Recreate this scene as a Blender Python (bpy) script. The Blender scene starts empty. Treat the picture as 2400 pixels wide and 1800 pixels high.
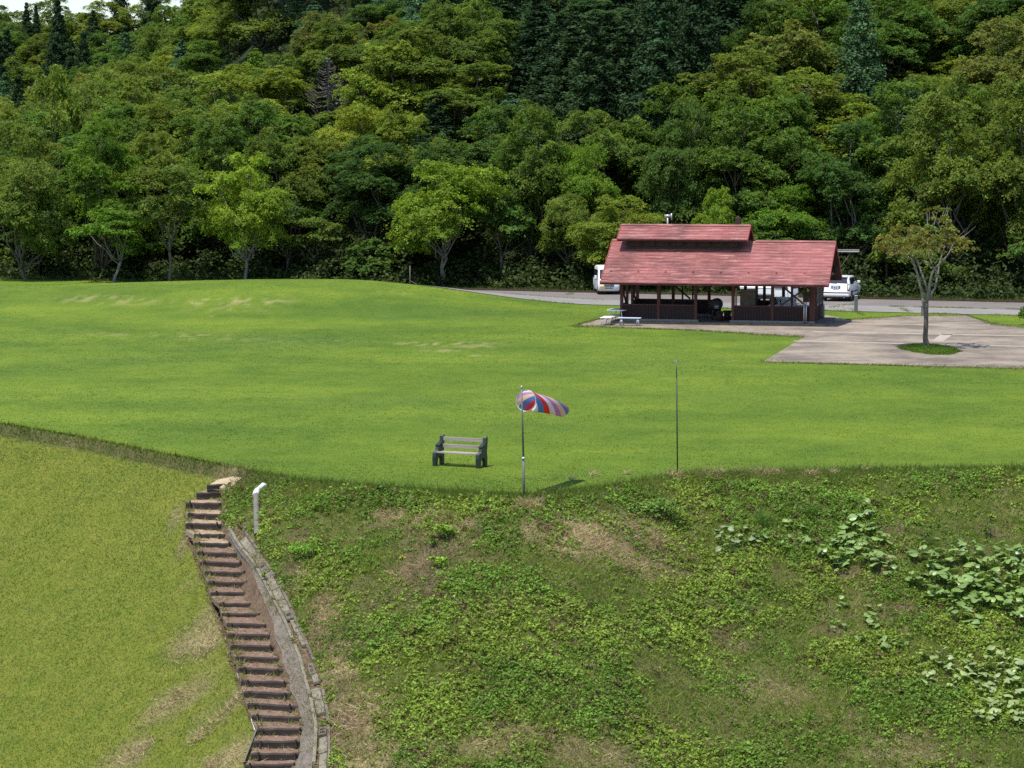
import bpy, math, random
import numpy as np
from mathutils import Vector

random.seed(7)
scene = bpy.context.scene
COL = scene.collection

# ------------------------------------------------------------------ camera, sky, sun, exposure
F = 6000.0                      # focal length in pixels of the 2400 px wide photograph
CZ = 10.0                       # height of the camera over the lawn
PITCH = math.atan(560.0 / F)
cam_d = bpy.data.cameras.new('camera')
cam = bpy.data.objects.new('camera', cam_d)
COL.objects.link(cam)
cam.location = (0, 0, CZ)
cam.rotation_euler = (math.pi / 2 - PITCH, 0, 0)
cam_d.sensor_width = 36.0
cam_d.lens = 36.0 * F / 2400.0
cam_d.clip_end = 3000.0
scene.camera = cam

SUNV = Vector((-0.24, -0.24, 1.0)).normalized()
world = bpy.data.worlds.new('World')
scene.world = world
world.use_nodes = True
wn = world.node_tree.nodes
bg = wn['Background']
sky = wn.new('ShaderNodeTexSky')
sky.sky_type = 'NISHITA'
sky.sun_disc = False
sky.sun_elevation = math.asin(SUNV.z)
sky.sun_rotation = math.atan2(SUNV.x, SUNV.y)
sky.air_density = 1.0
sky.dust_density = 0.7
sky.ozone_density = 1.5
world.node_tree.links.new(sky.outputs['Color'], bg.inputs['Color'])
bg.inputs['Strength'].default_value = 0.15
sun_d = bpy.data.lights.new('sun', 'SUN')
sun_d.energy = 4.2
sun_d.angle = math.radians(0.53)
sun_d.color = (1.0, 0.955, 0.87)
sun = bpy.data.objects.new('sun', sun_d)
COL.objects.link(sun)
sun.rotation_euler = SUNV.to_track_quat('Z', 'Y').to_euler()
sun.location = (0, 60, 80)
vs = scene.view_settings
vs.view_transform = 'Standard'
vs.look = 'None'
vs.exposure = 0.42
vs.gamma = 1.0
vs.use_curve_mapping = False
cy = scene.cycles
cy.max_bounces = 6
cy.diffuse_bounces = 3
cy.glossy_bounces = 2
cy.transmission_bounces = 4
cy.transparent_max_bounces = 4
cy.volume_bounces = 0
cy.use_adaptive_sampling = True
cy.adaptive_threshold = 0.012
cy.use_denoising = False
cy.denoising_prefilter = 'ACCURATE'
cy.denoising_input_passes = 'RGB_ALBEDO_NORMAL'
cy.caustics_reflective = False
cy.caustics_refractive = False

# ------------------------------------------------------------------ noise and terrain
def vnoise(x, y, seed=0):
    x = np.asarray(x, float); y = np.asarray(y, float)
    xi = np.floor(x).astype(np.int64); yi = np.floor(y).astype(np.int64)
    fx = x - xi; fy = y - yi
    fx = fx * fx * (3 - 2 * fx); fy = fy * fy * (3 - 2 * fy)
    def h(a, b):
        n = (a * 374761393 + b * 668265263 + seed * 974634777) & 0x7fffffff
        n = ((n ^ (n >> 13)) * 1274126177) & 0x7fffffff
        return ((n ^ (n >> 16)) & 0xffff) / 65535.0
    return (h(xi, yi) * (1 - fx) * (1 - fy) + h(xi + 1, yi) * fx * (1 - fy)
            + h(xi, yi + 1) * (1 - fx) * fy + h(xi + 1, yi + 1) * fx * fy)

def fbm(x, y, seed=0, o=4):
    s = 0; a = 0.5; t = 0
    for i in range(o):
        s = s + a * vnoise(np.asarray(x) * 2 ** i, np.asarray(y) * 2 ** i, seed + i * 17)
        t += a; a *= 0.5
    return s / t

def sst(a, b, x):
    t = np.clip((np.asarray(x, float) - a) / (b - a), 0, 1)
    return t * t * (3 - 2 * t)

EX = [-60, -40, -18.3, -14.5, -11, -8.07, -6.4, -2.5, 0.35, 2.55, 5.05, 10.5, 15.8, 30, 60]
EY = [146, 120, 91.6, 87, 82.2, 78.3, 76.2, 73.9, 72.9, 74.3, 77.6, 78.6, 79, 80, 82]
def edge(x):
    return np.interp(x, EX, EY)

def front(x):
    return 179 - 0.40 * np.clip(np.asarray(x, float), -40, 30)

def ground(x, y):
    x = np.asarray(x, float); y = np.asarray(y, float)
    t = y - edge(x)
    left = sst(-6.9, -8.2, x)
    s = np.maximum(-t, 0)
    zr = -0.40 * (np.sqrt(s * s + 0.5) - math.sqrt(0.5))
    zl = -0.36 * sst(0, 0.28, s) - 0.385 * np.maximum(s - 0.3, 0)
    z = zr * (1 - left) + zl * left
    rough = sst(-3.9, -2.2, x) * sst(0, 1.5, s)
    z = z + rough * (0.32 * (fbm(x / 3.1, y / 3.1, 5, 3) - 0.5) + 0.10 * (vnoise(x * 2.2, y * 2.2, 9) - 0.5))
    lf = sst(-9.3, -11, x) * sst(0, 1.5, s)
    z = z + lf * 0.22 * (fbm(x / 4.1, y / 4.1, 15, 3) - 0.5)
    z = np.maximum(z, -13.5)
    # mound
    up = sst(143, 163, y) * (1 - sst(164, 174 - 0.2 * np.minimum(x, 0), y))
    amp = 1.42 * sst(5.5, -12, x) * (1 - 0.30 * sst(-14, -34, x))
    z = z + up * amp
    z = z + sst(0, 6, t) * (1 - sst(150, 170, y)) * 0.05 * (fbm(x / 9., y / 9., 3, 3) - 0.5)
    # wooded hill
    u = np.maximum(y - front(x) - 5, 0)
    k = sst(-52, -15, x)
    hill = (0.04 + 0.34 * k) * u + 3.0 * k * (fbm(x / 26., y / 26., 21, 2) - 0.5) * sst(0, 12, u)
    far = (21 + 2.2 * sst(-76, -56, x)) * sst(285, 400, y) * sst(30, -30, x)
    hill = np.minimum(hill, 75)
    z = z + np.maximum(hill, far)
    return z

def ray(px, py):
    xc = (px - 1200) / F; yc = (900 - py) / F
    cp, sp = math.cos(PITCH), math.sin(PITCH)
    return np.array([xc, cp + yc * sp, -sp + yc * cp])

YS = np.concatenate([np.arange(45, 130, 0.01), np.arange(130, 320, 0.05)])
def pix(px, py):
    """the point of the terrain that the photograph shows at this place"""
    d = ray(px, py)
    x = d[0] / d[1] * YS
    zr = CZ + d[2] / d[1] * YS
    hit = np.nonzero(zr <= ground(x, YS))[0]
    i = hit[0] if len(hit) else len(YS) - 1
    return float(x[i]), float(YS[i]), float(ground(x[i], YS[i]))

def at_depth(px, py, y):
    d = ray(px, py)
    return d[0] / d[1] * y, y, CZ + d[2] / d[1] * y

def project(x, y, z):
    cp, sp = math.cos(PITCH), math.sin(PITCH)
    dz = z - CZ
    fwd = y * cp - dz * sp
    upc = y * sp + dz * cp
    return 1200 + F * x / fwd, 900 - F * upc / fwd

# ------------------------------------------------------------------ mesh helpers
class MB:
    def __init__(self):
        self.v = []; self.f = []
    def add(self, vs, fs):
        o = len(self.v)
        self.v += [tuple(p) for p in vs]
        self.f += [tuple(i + o for i in f) for f in fs]
    def box(self, x0, x1, y0, y1, z0, z1):
        self.add([(x0, y0, z0), (x1, y0, z0), (x1, y1, z0), (x0, y1, z0), (x0, y0, z1), (x1, y0, z1), (x1, y1, z1), (x0, y1, z1)],
                 [(0, 3, 2, 1), (4, 5, 6, 7), (0, 1, 5, 4), (1, 2, 6, 5), (2, 3, 7, 6), (3, 0, 4, 7)])
        return self
    def bbox(self, x0, x1, y0, y1, z0, z1, b=0.01):
        """box with chamfered vertical edges and top"""
        r = [(x0 + b, y0), (x1 - b, y0), (x1, y0 + b), (x1, y1 - b), (x1 - b, y1), (x0 + b, y1), (x0, y1 - b), (x0, y0 + b)]
        cx, cy_ = (x0 + x1) / 2, (y0 + y1) / 2
        def ins(p, k):
            return (p[0] + (k if p[0] < cx else -k), p[1] + (k if p[1] < cy_ else -k))
        vs = [(p[0], p[1], z0) for p in r] + [(p[0], p[1], z1 - b) for p in r] + [(*ins(p, b), z1) for p in r]
        fs = [tuple(range(7, -1, -1)), tuple(range(16, 24))]
        for k in (0, 8):
            fs += [(k + i, k + (i + 1) % 8, k + 8 + (i + 1) % 8, k + 8 + i) for i in range(8)]
        self.add(vs, fs)
        return self
    def bar(self, p, q, w, h):
        """square bar from p to q"""
        p = Vector(p); q = Vector(q); d = (q - p).normalized()
        ref = Vector((0, 0, 1)) if abs(d.z) < 0.95 else Vector((0, 1, 0))
        a = d.cross(ref).normalized(); b = a.cross(d).normalized()
        vs = []
        for c in (p, q):
            for s, t in ((-1, -1), (1, -1), (1, 1), (-1, 1)):
                vs.append(c + a * s * w / 2 + b * t * h / 2)
        self.add(vs, [(0, 3, 2, 1), (4, 5, 6, 7), (0, 1, 5, 4), (1, 2, 6, 5), (2, 3, 7, 6), (3, 0, 4, 7)])
        return self
    def tube(self, pts, rad, n=8, caps=True):
        pts = [Vector(p) for p in pts]
        if not hasattr(rad, '__len__'): rad = [rad] * len(pts)
        o = len(self.v)
        prev = None
        for i, p in enumerate(pts):
            d = (pts[min(i + 1, len(pts) - 1)] - pts[max(i - 1, 0)])
            d = d.normalized() if d.length > 1e-9 else Vector((0, 0, 1))
            if prev is None:
                ref = Vector((1, 0, 0)) if abs(d.x) < 0.8 else Vector((0, 1, 0))
                a = d.cross(ref).normalized()
            else:
                a = (prev - d * prev.dot(d))
                a = a.normalized() if a.length > 1e-6 else d.orthogonal().normalized()
            prev = a
            b = d.cross(a)
            for k in range(n):
                t = 2 * math.pi * k / n
                self.v.append(tuple(p + (a * math.cos(t) + b * math.sin(t)) * rad[i]))
        for i in range(len(pts) - 1):
            for k in range(n):
                A = o + i * n + k; B = o + i * n + (k + 1) % n
                self.f.append((A, B, B + n, A + n))
        if caps:
            self.f.append(tuple(o + k for k in range(n - 1, -1, -1)))
            e = o + (len(pts) - 1) * n
            self.f.append(tuple(e + k for k in range(n)))
        return self
    def lathe(self, prof, n=16, axis='z', c=(0, 0, 0)):
        o = len(self.v)
        for r, h in prof:
            for k in range(n):
                t = 2 * math.pi * k / n
                u, v_ = r * math.cos(t), r * math.sin(t)
                p = (u, v_, h) if axis == 'z' else ((h, u, v_) if axis == 'x' else (u, h, v_))
                self.v.append((p[0] + c[0], p[1] + c[1], p[2] + c[2]))
        for i in range(len(prof) - 1):
            for k in range(n):
                A = o + i * n + k; B = o + i * n + (k + 1) % n
                self.f.append((A, B, B + n, A + n))
        self.f.append(tuple(o + k for k in range(n - 1, -1, -1)))
        e = o + (len(prof) - 1) * n
        self.f.append(tuple(e + k for k in range(n)))
        return self
    def slab(self, pts, off):
        """polygon given thickness by the vector off"""
        n = len(pts); off = Vector(off)
        vs = [Vector(p) for p in pts] + [Vector(p) + off for p in pts]
        self.add(vs, [tuple(range(n - 1, -1, -1)), tuple(range(n, 2 * n))] + [(i, (i + 1) % n, n + (i + 1) % n, n + i) for i in range(n)])
        return self
    def mesh(self, name, smooth=False):
        me = bpy.data.meshes.new(name)
        me.from_pydata(self.v, [], self.f)
        me.validate()
        import bmesh
        bm = bmesh.new(); bm.from_mesh(me)
        bmesh.ops.recalc_face_normals(bm, faces=bm.faces)
        bm.to_mesh(me); bm.free()
        if smooth:
            me.polygons.foreach_set('use_smooth', [True] * len(me.polygons))
        return me

def link(name, me, mats, parent=None, loc=None, rot=None, kind=None):
    o = bpy.data.objects.new(name, me)
    COL.objects.link(o)
    if mats is not None and len(me.materials) == 0:
        for m in (mats if isinstance(mats, (list, tuple)) else [mats]):
            me.materials.append(m)
    if parent: o.parent = parent
    if loc is not None: o.location = loc
    if rot is not None: o.rotation_euler = rot
    if kind: o['kind'] = kind
    return o

def part(name, mb, mat, parent, smooth=False, label=None, kind=None, loc=None, rot=None):
    o = link(name, mb.mesh(name, smooth), mat, parent, loc, rot, kind)
    if label: o['label'] = label
    return o

def tag(o, label, cat, group=None):
    o['label'] = label; o['category'] = cat
    if group: o['group'] = group
    return o

def thing(name, label, cat, loc=(0, 0, 0), rz=0.0, group=None):
    o = bpy.data.objects.new(name, None)
    COL.objects.link(o)
    o.empty_display_size = 0.3
    o.location = loc; o.rotation_euler = (0, 0, rz)
    return tag(o, label, cat, group)

def mesh_np(name, verts, nper, tint=None, smooth=False):
    """mesh of many separate faces with nper corners each"""
    me = bpy.data.meshes.new(name)
    n = len(verts); nf = n // nper
    me.vertices.add(n); me.loops.add(n); me.polygons.add(nf)
    me.vertices.foreach_set('co', np.ascontiguousarray(verts, dtype=np.float32).ravel())
    me.loops.foreach_set('vertex_index', np.arange(n, dtype=np.int32))
    me.polygons.foreach_set('loop_start', np.arange(0, n, nper, dtype=np.int32))
    if tint is not None:
        a = me.attributes.new('tint', 'FLOAT_COLOR', 'POINT')
        t = np.ones((n, 4), np.float32); t[:, :3] = np.repeat(tint, nper, axis=0)
        a.data.foreach_set('color', t.ravel())
    me.update(calc_edges=True)
    return me

def nrm(a):
    return a / np.maximum(np.linalg.norm(a, axis=1, keepdims=True), 1e-9)

def leaf_quads(P, N, L, W, rng, fold=0.25):
    """one folded rhombus per leaf; L, W per-leaf length and width"""
    n = len(P)
    N = nrm(N)
    r = rng.normal(size=(n, 3))
    a = nrm(np.cross(N, r)); b = np.cross(N, a)
    L = np.broadcast_to(L, (n,))[:, None]; W = np.broadcast_to(W, (n,))[:, None]
    v = np.empty((n, 4, 3))
    v[:, 0] = P - a * L / 2
    v[:, 1] = P - b * W / 2 - N * W * fold
    v[:, 2] = P + a * L / 2 - N * L * 0.12
    v[:, 3] = P + b * W / 2 - N * W * fold
    return v.reshape(-1, 3)

def blades(P, D, H, W, rng, up=None):
    """one triangle per blade, from P along direction D (length H, width W)"""
    n = len(P)
    side = nrm(np.cross(D, rng.normal(size=(n, 3)) if up is None else up))
    H = np.broadcast_to(H, (n,))[:, None]; W = np.broadcast_to(W, (n,))[:, None]
    v = np.empty((n, 3, 3))
    v[:, 0] = P - side * W / 2
    v[:, 1] = P + side * W / 2
    v[:, 2] = P + nrm(D) * H
    return v.reshape(-1, 3)

# ------------------------------------------------------------------ materials
def newmat(name):
    m = bpy.data.materials.new(name); m.use_nodes = True
    nt = m.node_tree
    return m, nt, nt.nodes, nt.links, nt.nodes['Principled BSDF']

def rgb(c): return (c[0], c[1], c[2], 1.0)

def noise_node(nt, scale, detail=4, rough=0.6, vec=None, stretch=None):
    nd = nt.nodes.new('ShaderNodeTexNoise')
    nd.inputs['Scale'].default_value = scale
    nd.inputs['Detail'].default_value = detail
    nd.inputs['Roughness'].default_value = rough
    tc = nt.nodes.new('ShaderNodeTexCoord')
    src = tc.outputs['Object']
    if stretch:
        mp = nt.nodes.new('ShaderNodeMapping')
        mp.inputs['Scale'].default_value = stretch
        nt.links.new(src, mp.inputs['Vector']); src = mp.outputs['Vector']
    nt.links.new(src, nd.inputs['Vector'])
    return nd.outputs['Fac']

def ramp(nt, fac, stops):
    r = nt.nodes.new('ShaderNodeValToRGB')
    e = r.color_ramp.elements
    e[0].position = stops[0][0]; e[0].color = rgb(stops[0][1])
    e[1].position = stops[-1][0]; e[1].color = rgb(stops[-1][1])
    for p, c in stops[1:-1]:
        k = e.new(p); k.color = rgb(c)
    nt.links.new(fac, r.inputs['Fac'])
    return r.outputs['Color']

def mix(nt, fac, a, b, mode='MIX'):
    m = nt.nodes.new('ShaderNodeMix'); m.data_type = 'RGBA'; m.blend_type = mode
    for s, v in ((0, fac), (6, a), (7, b)):
        if isinstance(v, (int, float)): m.inputs[s].default_value = v
        elif isinstance(v, tuple): m.inputs[s].default_value = rgb(v)
        else: nt.links.new(v, m.inputs[s])
    return m.outputs[2]

def bump(nt, b, h, strength=0.5, dist=0.05):
    n = nt.nodes.new('ShaderNodeBump')
    n.inputs['Strength'].default_value = strength
    n.inputs['Distance'].default_value = dist
    nt.links.new(h, n.inputs['Height'])
    nt.links.new(n.outputs['Normal'], b.inputs['Normal'])

def simple(name, c1, c2=None, scale=6, rough=0.6, metal=0.0, bmp=0.0, spec=0.4, stretch=None, lo=0.3, hi=0.7):
    m, nt, N, L, b = newmat(name)
    b.inputs['Roughness'].default_value = rough
    b.inputs['Metallic'].default_value = metal
    b.inputs['Specular IOR Level'].default_value = spec
    if c2 is None:
        c2 = tuple(x * 0.8 for x in c1)
    n = noise_node(nt, scale, 5, 0.65, stretch=stretch)
    L.new(ramp(nt, n, [(lo, c1), (hi, c2)]), b.inputs['Base Color'])
    if bmp: bump(nt, b, n, bmp, 0.02)
    return m

def leafmat(name, base, trans=0.35, gloss=0.25, rough=0.5, use_obj=True):
    m, nt, N, L, b = newmat(name)
    at = N.new('ShaderNodeAttribute'); at.attribute_name = 'tint'
    col = mix(nt, 1.0, base, at.outputs['Color'], 'MULTIPLY')
    if use_obj:
        oi = N.new('ShaderNodeObjectInfo')
        col = mix(nt, 1.0, col, oi.outputs['Color'], 'MULTIPLY')
    L.new(col, b.inputs['Base Color'])
    b.inputs['Roughness'].default_value = rough
    b.inputs['Specular IOR Level'].default_value = gloss
    tr = N.new('ShaderNodeBsdfTranslucent')
    L.new(mix(nt, 1.0, col, (1.25, 1.3, 0.6), 'MULTIPLY'), tr.inputs['Color'])
    ms = N.new('ShaderNodeMixShader'); ms.inputs['Fac'].default_value = trans
    L.new(b.outputs['BSDF'], ms.inputs[1]); L.new(tr.outputs['BSDF'], ms.inputs[2])
    L.new(ms.outputs['Shader'], N['Material Output'].inputs['Surface'])
    return m

M_LEAF = leafmat('tree_leaves', (1, 1, 1), 0.46, 0.12, 0.6)
M_NEEDLE = leafmat('needles', (1, 1, 1), 0.15, 0.05, 0.75)
M_WEED = leafmat('weed_leaves', (1, 1, 1), 0.32, 0.15, 0.6, False)
M_BLADE = leafmat('grass_blades', (1, 1, 1), 0.35, 0.2, 0.55, False)
M_STRAW = leafmat('dry_grass_blades', (1, 1, 1), 0.25, 0.15, 0.7, False)
M_BIGLEAF = leafmat('butterbur_leaf', (1, 1, 1), 0.25, 0.5, 0.38, True)

def m_lawn():
    m, nt, N, L, b = newmat('lawn_turf')
    at = N.new('ShaderNodeAttribute'); at.attribute_name = 'tint'
    n1 = noise_node(nt, 0.13, 4, 0.6, stretch=(0.6, 1.0, 1))
    n2 = noise_node(nt, 0.7, 5, 0.7, stretch=(0.8, 0.45, 1))
    n3 = noise_node(nt, 9.0, 4, 0.75)
    c = ramp(nt, n1, [(0.34, (0.082, 0.138, 0.013)), (0.66, (0.142, 0.202, 0.018))])
    c2 = ramp(nt, n2, [(0.32, (0.66, 0.78, 0.72)), (0.55, (1, 1, 1)), (0.75, (1.22, 1.12, 1.0))])
    c = mix(nt, 0.75, c, c2, 'MULTIPLY')
    c3 = ramp(nt, n3, [(0.3, (0.62, 0.66, 0.6)), (0.7, (1.25, 1.22, 1.2))])
    c = mix(nt, 0.8, c, c3, 'MULTIPLY')
    sp = N.new('ShaderNodeSeparateColor'); L.new(at.outputs['Color'], sp.inputs['Color'])
    c = mix(nt, sp.outputs['Red'], c, (0.36, 0.30, 0.14))
    c = mix(nt, sp.outputs['Green'], c, (0.065, 0.115, 0.02))
    L.new(c, b.inputs['Base Color'])
    b.inputs['Roughness'].default_value = 0.85
    b.inputs['Specular IOR Level'].default_value = 0.15
    bump(nt, b, n3, 0.6, 0.05)
    return m
M_LAWN = m_lawn()

def m_bank():
    """tint: red = straw share, green = bare soil share, blue = mown-slope share"""
    m, nt, N, L, b = newmat('bank_soil')
    at = N.new('ShaderNodeAttribute'); at.attribute_name = 'tint'
    n2 = noise_node(nt, 1.6, 5, 0.7)
    n3 = noise_node(nt, 11.0, 5, 0.75)
    c = ramp(nt, n2, [(0.3, (0.062, 0.090, 0.021)), (0.5, (0.098, 0.115, 0.034)), (0.72, (0.150, 0.135, 0.062))])
    sp = N.new('ShaderNodeSeparateColor'); L.new(at.outputs['Color'], sp.inputs['Color'])
    mown = ramp(nt, n2, [(0.3, (0.102, 0.142, 0.021)), (0.7, (0.178, 0.190, 0.035))])
    c = mix(nt, sp.outputs['Blue'], c, mown)
    c = mix(nt, sp.outputs['Red'], c, ramp(nt, n2, [(0.3, (0.24, 0.19, 0.105)), (0.7, (0.40, 0.315, 0.19))]))
    c = mix(nt, sp.outputs['Green'], c, ramp(nt, n2, [(0.3, (0.105, 0.072, 0.05)), (0.7, (0.19, 0.135, 0.095))]))
    c = mix(nt, 0.85, c, ramp(nt, n3, [(0.3, (0.5, 0.5, 0.5)), (0.7, (1.35, 1.35, 1.3))]), 'MULTIPLY')
    L.new(c, b.inputs['Base Color'])
    b.inputs['Roughness'].default_value = 0.95
    b.inputs['Specular IOR Level'].default_value = 0.1
    bump(nt, b, n3, 0.8, 0.06)
    return m
M_BANK = m_bank()
M_FOREST = simple('forest_floor', (0.018, 0.030, 0.010), (0.035, 0.042, 0.016), 0.8, 0.95, spec=0.1)

def m_asphalt(name, a, b_, s=2.0):
    m, nt, N, L, b = newmat(name)
    n1 = noise_node(nt, 0.35, 4, 0.6)
    n2 = noise_node(nt, 22, 3, 0.7)
    c = ramp(nt, n1, [(0.3, a), (0.7, b_)])
    c = mix(nt, 0.5, c, ramp(nt, n2, [(0.3, (0.7, 0.7, 0.7)), (0.7, (1.2, 1.2, 1.2))]), 'MULTIPLY')
    L.new(c, b.inputs['Base Color'])
    b.inputs['Roughness'].default_value = 0.9
    bump(nt, b, n2, 0.3, 0.01)
    return m
M_ROAD = m_asphalt('road_asphalt', (0.20, 0.187, 0.172), (0.24, 0.226, 0.208))
M_PARK = m_asphalt('parking_asphalt', (0.140, 0.122, 0.110), (0.190, 0.168, 0.150))

def m_paver():
    m, nt, N, L, b = newmat('plaza_pavers')
    tc = N.new('ShaderNodeTexCoord')
    mp = N.new('ShaderNodeMapping'); mp.inputs['Rotation'].default_value = (0, 0, math.radians(13))
    L.new(tc.outputs['Object'], mp.inputs['Vector'])
    br = N.new('ShaderNodeTexBrick')
    br.inputs['Scale'].default_value = 1.0
    br.inputs['Brick Width'].default_value = 0.22
    br.inputs['Row Height'].default_value = 0.11
    br.inputs['Mortar Size'].default_value = 0.008
    br.inputs['Color1'].default_value = (0.275, 0.218, 0.172, 1)
    br.inputs['Color2'].default_value = (0.215, 0.172, 0.140, 1)
    br.inputs['Mortar'].default_value = (0.20, 0.18, 0.13, 1)
    L.new(mp.outputs['Vector'], br.inputs['Vector'])
    n = noise_node(nt, 0.28, 5, 0.65)
    n2 = noise_node(nt, 2.5, 5, 0.7)
    c = mix(nt, 1.0, br.outputs['Color'], ramp(nt, n, [(0.38, (0.58, 0.56, 0.56)), (0.60, (1.2, 1.2, 1.16))]), 'MULTIPLY')
    c = mix(nt, 0.6, c, ramp(nt, n2, [(0.3, (0.75, 0.75, 0.74)), (0.7, (1.15, 1.15, 1.14))]), 'MULTIPLY')
    L.new(c, b.inputs['Base Color'])
    b.inputs['Roughness'].default_value = 0.85
    return m
M_PAVE = m_paver()
M_BAND = simple('pale_pavers', (0.42, 0.36, 0.29), (0.28, 0.24, 0.20), 1.6, 0.85, lo=0.35, hi=0.65)

def m_roof():
    m, nt, N, L, b = newmat('red_roof_sheet')
    n1 = noise_node(nt, 0.45, 4, 0.55)
    n2 = noise_node(nt, 1.0, 6, 0.7, stretch=(0.9, 1.5, 14.0))
    n3 = noise_node(nt, 9, 4, 0.7, stretch=(0.5, 1, 1))
    c = ramp(nt, n1, [(0.36, (0.160, 0.056, 0.053)), (0.58, (0.285, 0.092, 0.086))])
    pale = ramp(nt, n2, [(0.50, (0, 0, 0)), (0.66, (0.85, 0.85, 0.85))])
    c = mix(nt, pale, c, (0.46, 0.22, 0.20))
    c = mix(nt, 0.7, c, ramp(nt, n3, [(0.3, (0.7, 0.68, 0.68)), (0.7, (1.15, 1.15, 1.15))]), 'MULTIPLY')
    L.new(c, b.inputs['Base Color'])
    b.inputs['Roughness'].default_value = 0.6
    b.inputs['Specular IOR Level'].default_value = 0.35
    return m
M_ROOF = m_roof()
M_TRIM = simple('red_trim', (0.33, 0.05, 0.05), (0.24, 0.04, 0.04), 3, 0.55)
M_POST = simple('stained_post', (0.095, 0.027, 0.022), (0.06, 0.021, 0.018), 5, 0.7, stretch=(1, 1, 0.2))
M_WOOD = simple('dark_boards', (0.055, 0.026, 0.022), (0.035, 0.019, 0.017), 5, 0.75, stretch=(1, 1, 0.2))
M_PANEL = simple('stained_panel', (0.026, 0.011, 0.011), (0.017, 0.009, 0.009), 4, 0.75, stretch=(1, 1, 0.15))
M_CONC = simple('weathered_concrete', (0.25, 0.225, 0.175), (0.13, 0.115, 0.08), 3, 0.9, bmp=0.4)
M_CONC2 = simple('dull_concrete', (0.185, 0.158, 0.132), (0.095, 0.080, 0.064), 2.5, 0.95, bmp=0.5)
M_STONE = simple('grey_foundation', (0.24, 0.23, 0.21), (0.16, 0.15, 0.14), 5, 0.9)
M_STEEL = simple('galvanised_steel', (0.55, 0.56, 0.57), (0.42, 0.43, 0.44), 4, 0.4, 0.6)
M_WHITE = simple('white_paint', (0.78, 0.79, 0.80), (0.70, 0.71, 0.72), 1.5, 0.35, spec=0.5)
M_CAR = simple('white_car_paint', (0.77, 0.78, 0.79), (0.74, 0.75, 0.76), 0.8, 0.22, spec=0.6)
M_GLASS = simple('dark_car_glass', (0.02, 0.024, 0.03), (0.028, 0.033, 0.04), 1.2, 0.08, spec=0.8)
M_BLACK = simple('black_plastic', (0.022, 0.022, 0.023), (0.03, 0.03, 0.031), 6, 0.55)
M_TYRE = simple('tyre_rubber', (0.02, 0.02, 0.02), (0.03, 0.03, 0.03), 9, 0.85)
M_RIM = simple('wheel_rim', (0.45, 0.46, 0.47), (0.38, 0.39, 0.40), 6, 0.35, 0.7)
M_LAMPR = simple('red_tail_lamp', (0.30, 0.015, 0.012), (0.22, 0.012, 0.01), 5, 0.2, spec=0.6)
M_LAMPW = simple('clear_lamp', (0.42, 0.45, 0.47), (0.55, 0.58, 0.60), 8, 0.15, spec=0.7)
M_YPLATE = simple('yellow_plate', (0.62, 0.36, 0.03), (0.55, 0.32, 0.03), 5, 0.45)
M_WPLATE = simple('white_plate', (0.62, 0.63, 0.66), (0.58, 0.59, 0.62), 5, 0.45)
M_CHAR = simple('plate_lettering', (0.05, 0.09, 0.06), (0.07, 0.11, 0.08), 5, 0.5)
M_TARP = simple('white_tarp', (0.74, 0.75, 0.76), (0.60, 0.62, 0.62), 1.5, 0.5)
M_BENCHEND = simple('dark_green_casting', (0.011, 0.020, 0.020), (0.018, 0.030, 0.029), 6, 0.45, spec=0.5)
M_SLAT = simple('grey_weathered_slat', (0.36, 0.33, 0.30), (0.22, 0.185, 0.16), 5, 0.85, stretch=(0.25, 3, 3))
M_POLE = simple('grey_green_pole', (0.14, 0.16, 0.13), (0.09, 0.105, 0.085), 7, 0.5, spec=0.4)
M_PIPE = simple('grey_plastic_pipe', (0.17, 0.158, 0.128), (0.135, 0.125, 0.10), 3, 0.45)
M_PIPEW = simple('white_plastic_pipe', (0.70, 0.70, 0.69), (0.62, 0.62, 0.60), 3, 0.45)  # white plastic, much paler than the grey run
M_LOG = simple('dark_sleeper_timber', (0.028, 0.020, 0.017), (0.060, 0.046, 0.039), 6, 0.9, bmp=0.5, stretch=(0.4, 2, 2))
M_TREAD = simple('red_gravel_tread', (0.135, 0.074, 0.058), (0.225, 0.155, 0.105), 9, 0.95, bmp=0.6)
M_TREADS = simple('sandy_tread', (0.36, 0.275, 0.185), (0.27, 0.19, 0.13), 6, 0.95, bmp=0.6)
M_SAND = simple('bare_sand', (0.45, 0.36, 0.24), (0.34, 0.26, 0.17), 6, 0.95, bmp=0.5)
M_BARK = simple('bark', (0.085, 0.072, 0.058), (0.13, 0.115, 0.095), 5, 0.9, stretch=(1, 1, 0.3))
M_BARKP = simple('pale_bark', (0.22, 0.21, 0.19), (0.12, 0.112, 0.098), 4, 0.85, stretch=(1, 1, 0.4))
M_DEAD = simple('dead_wood', (0.165, 0.148, 0.132), (0.105, 0.093, 0.083), 4, 0.9)
M_BOLLARD = simple('grey_bollard', (0.155, 0.16, 0.165), (0.12, 0.125, 0.13), 5, 0.6)
M_BLUEGREY = simple('pale_blue_seat', (0.60, 0.66, 0.74), (0.50, 0.56, 0.65), 4, 0.5)
M_KERB = simple('red_kerb', (0.075, 0.038, 0.030), (0.05, 0.03, 0.025), 4, 0.8)

def cloth_mat(name, c):
    m, nt, N, L, b = newmat(name)
    n = noise_node(nt, 40, 2, 0.5)
    col = ramp(nt, n, [(0.3, c), (0.7, tuple(x * 0.88 for x in c))])
    L.new(col, b.inputs['Base Color'])
    b.inputs['Roughness'].default_value = 0.7
    tr = N.new('ShaderNodeBsdfTranslucent'); L.new(col, tr.inputs['Color'])
    ms = N.new('ShaderNodeMixShader'); ms.inputs['Fac'].default_value = 0.5
    L.new(b.outputs['BSDF'], ms.inputs[1]); L.new(tr.outputs['BSDF'], ms.inputs[2])
    L.new(ms.outputs['Shader'], N['Material Output'].inputs['Surface'])
    return m

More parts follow.
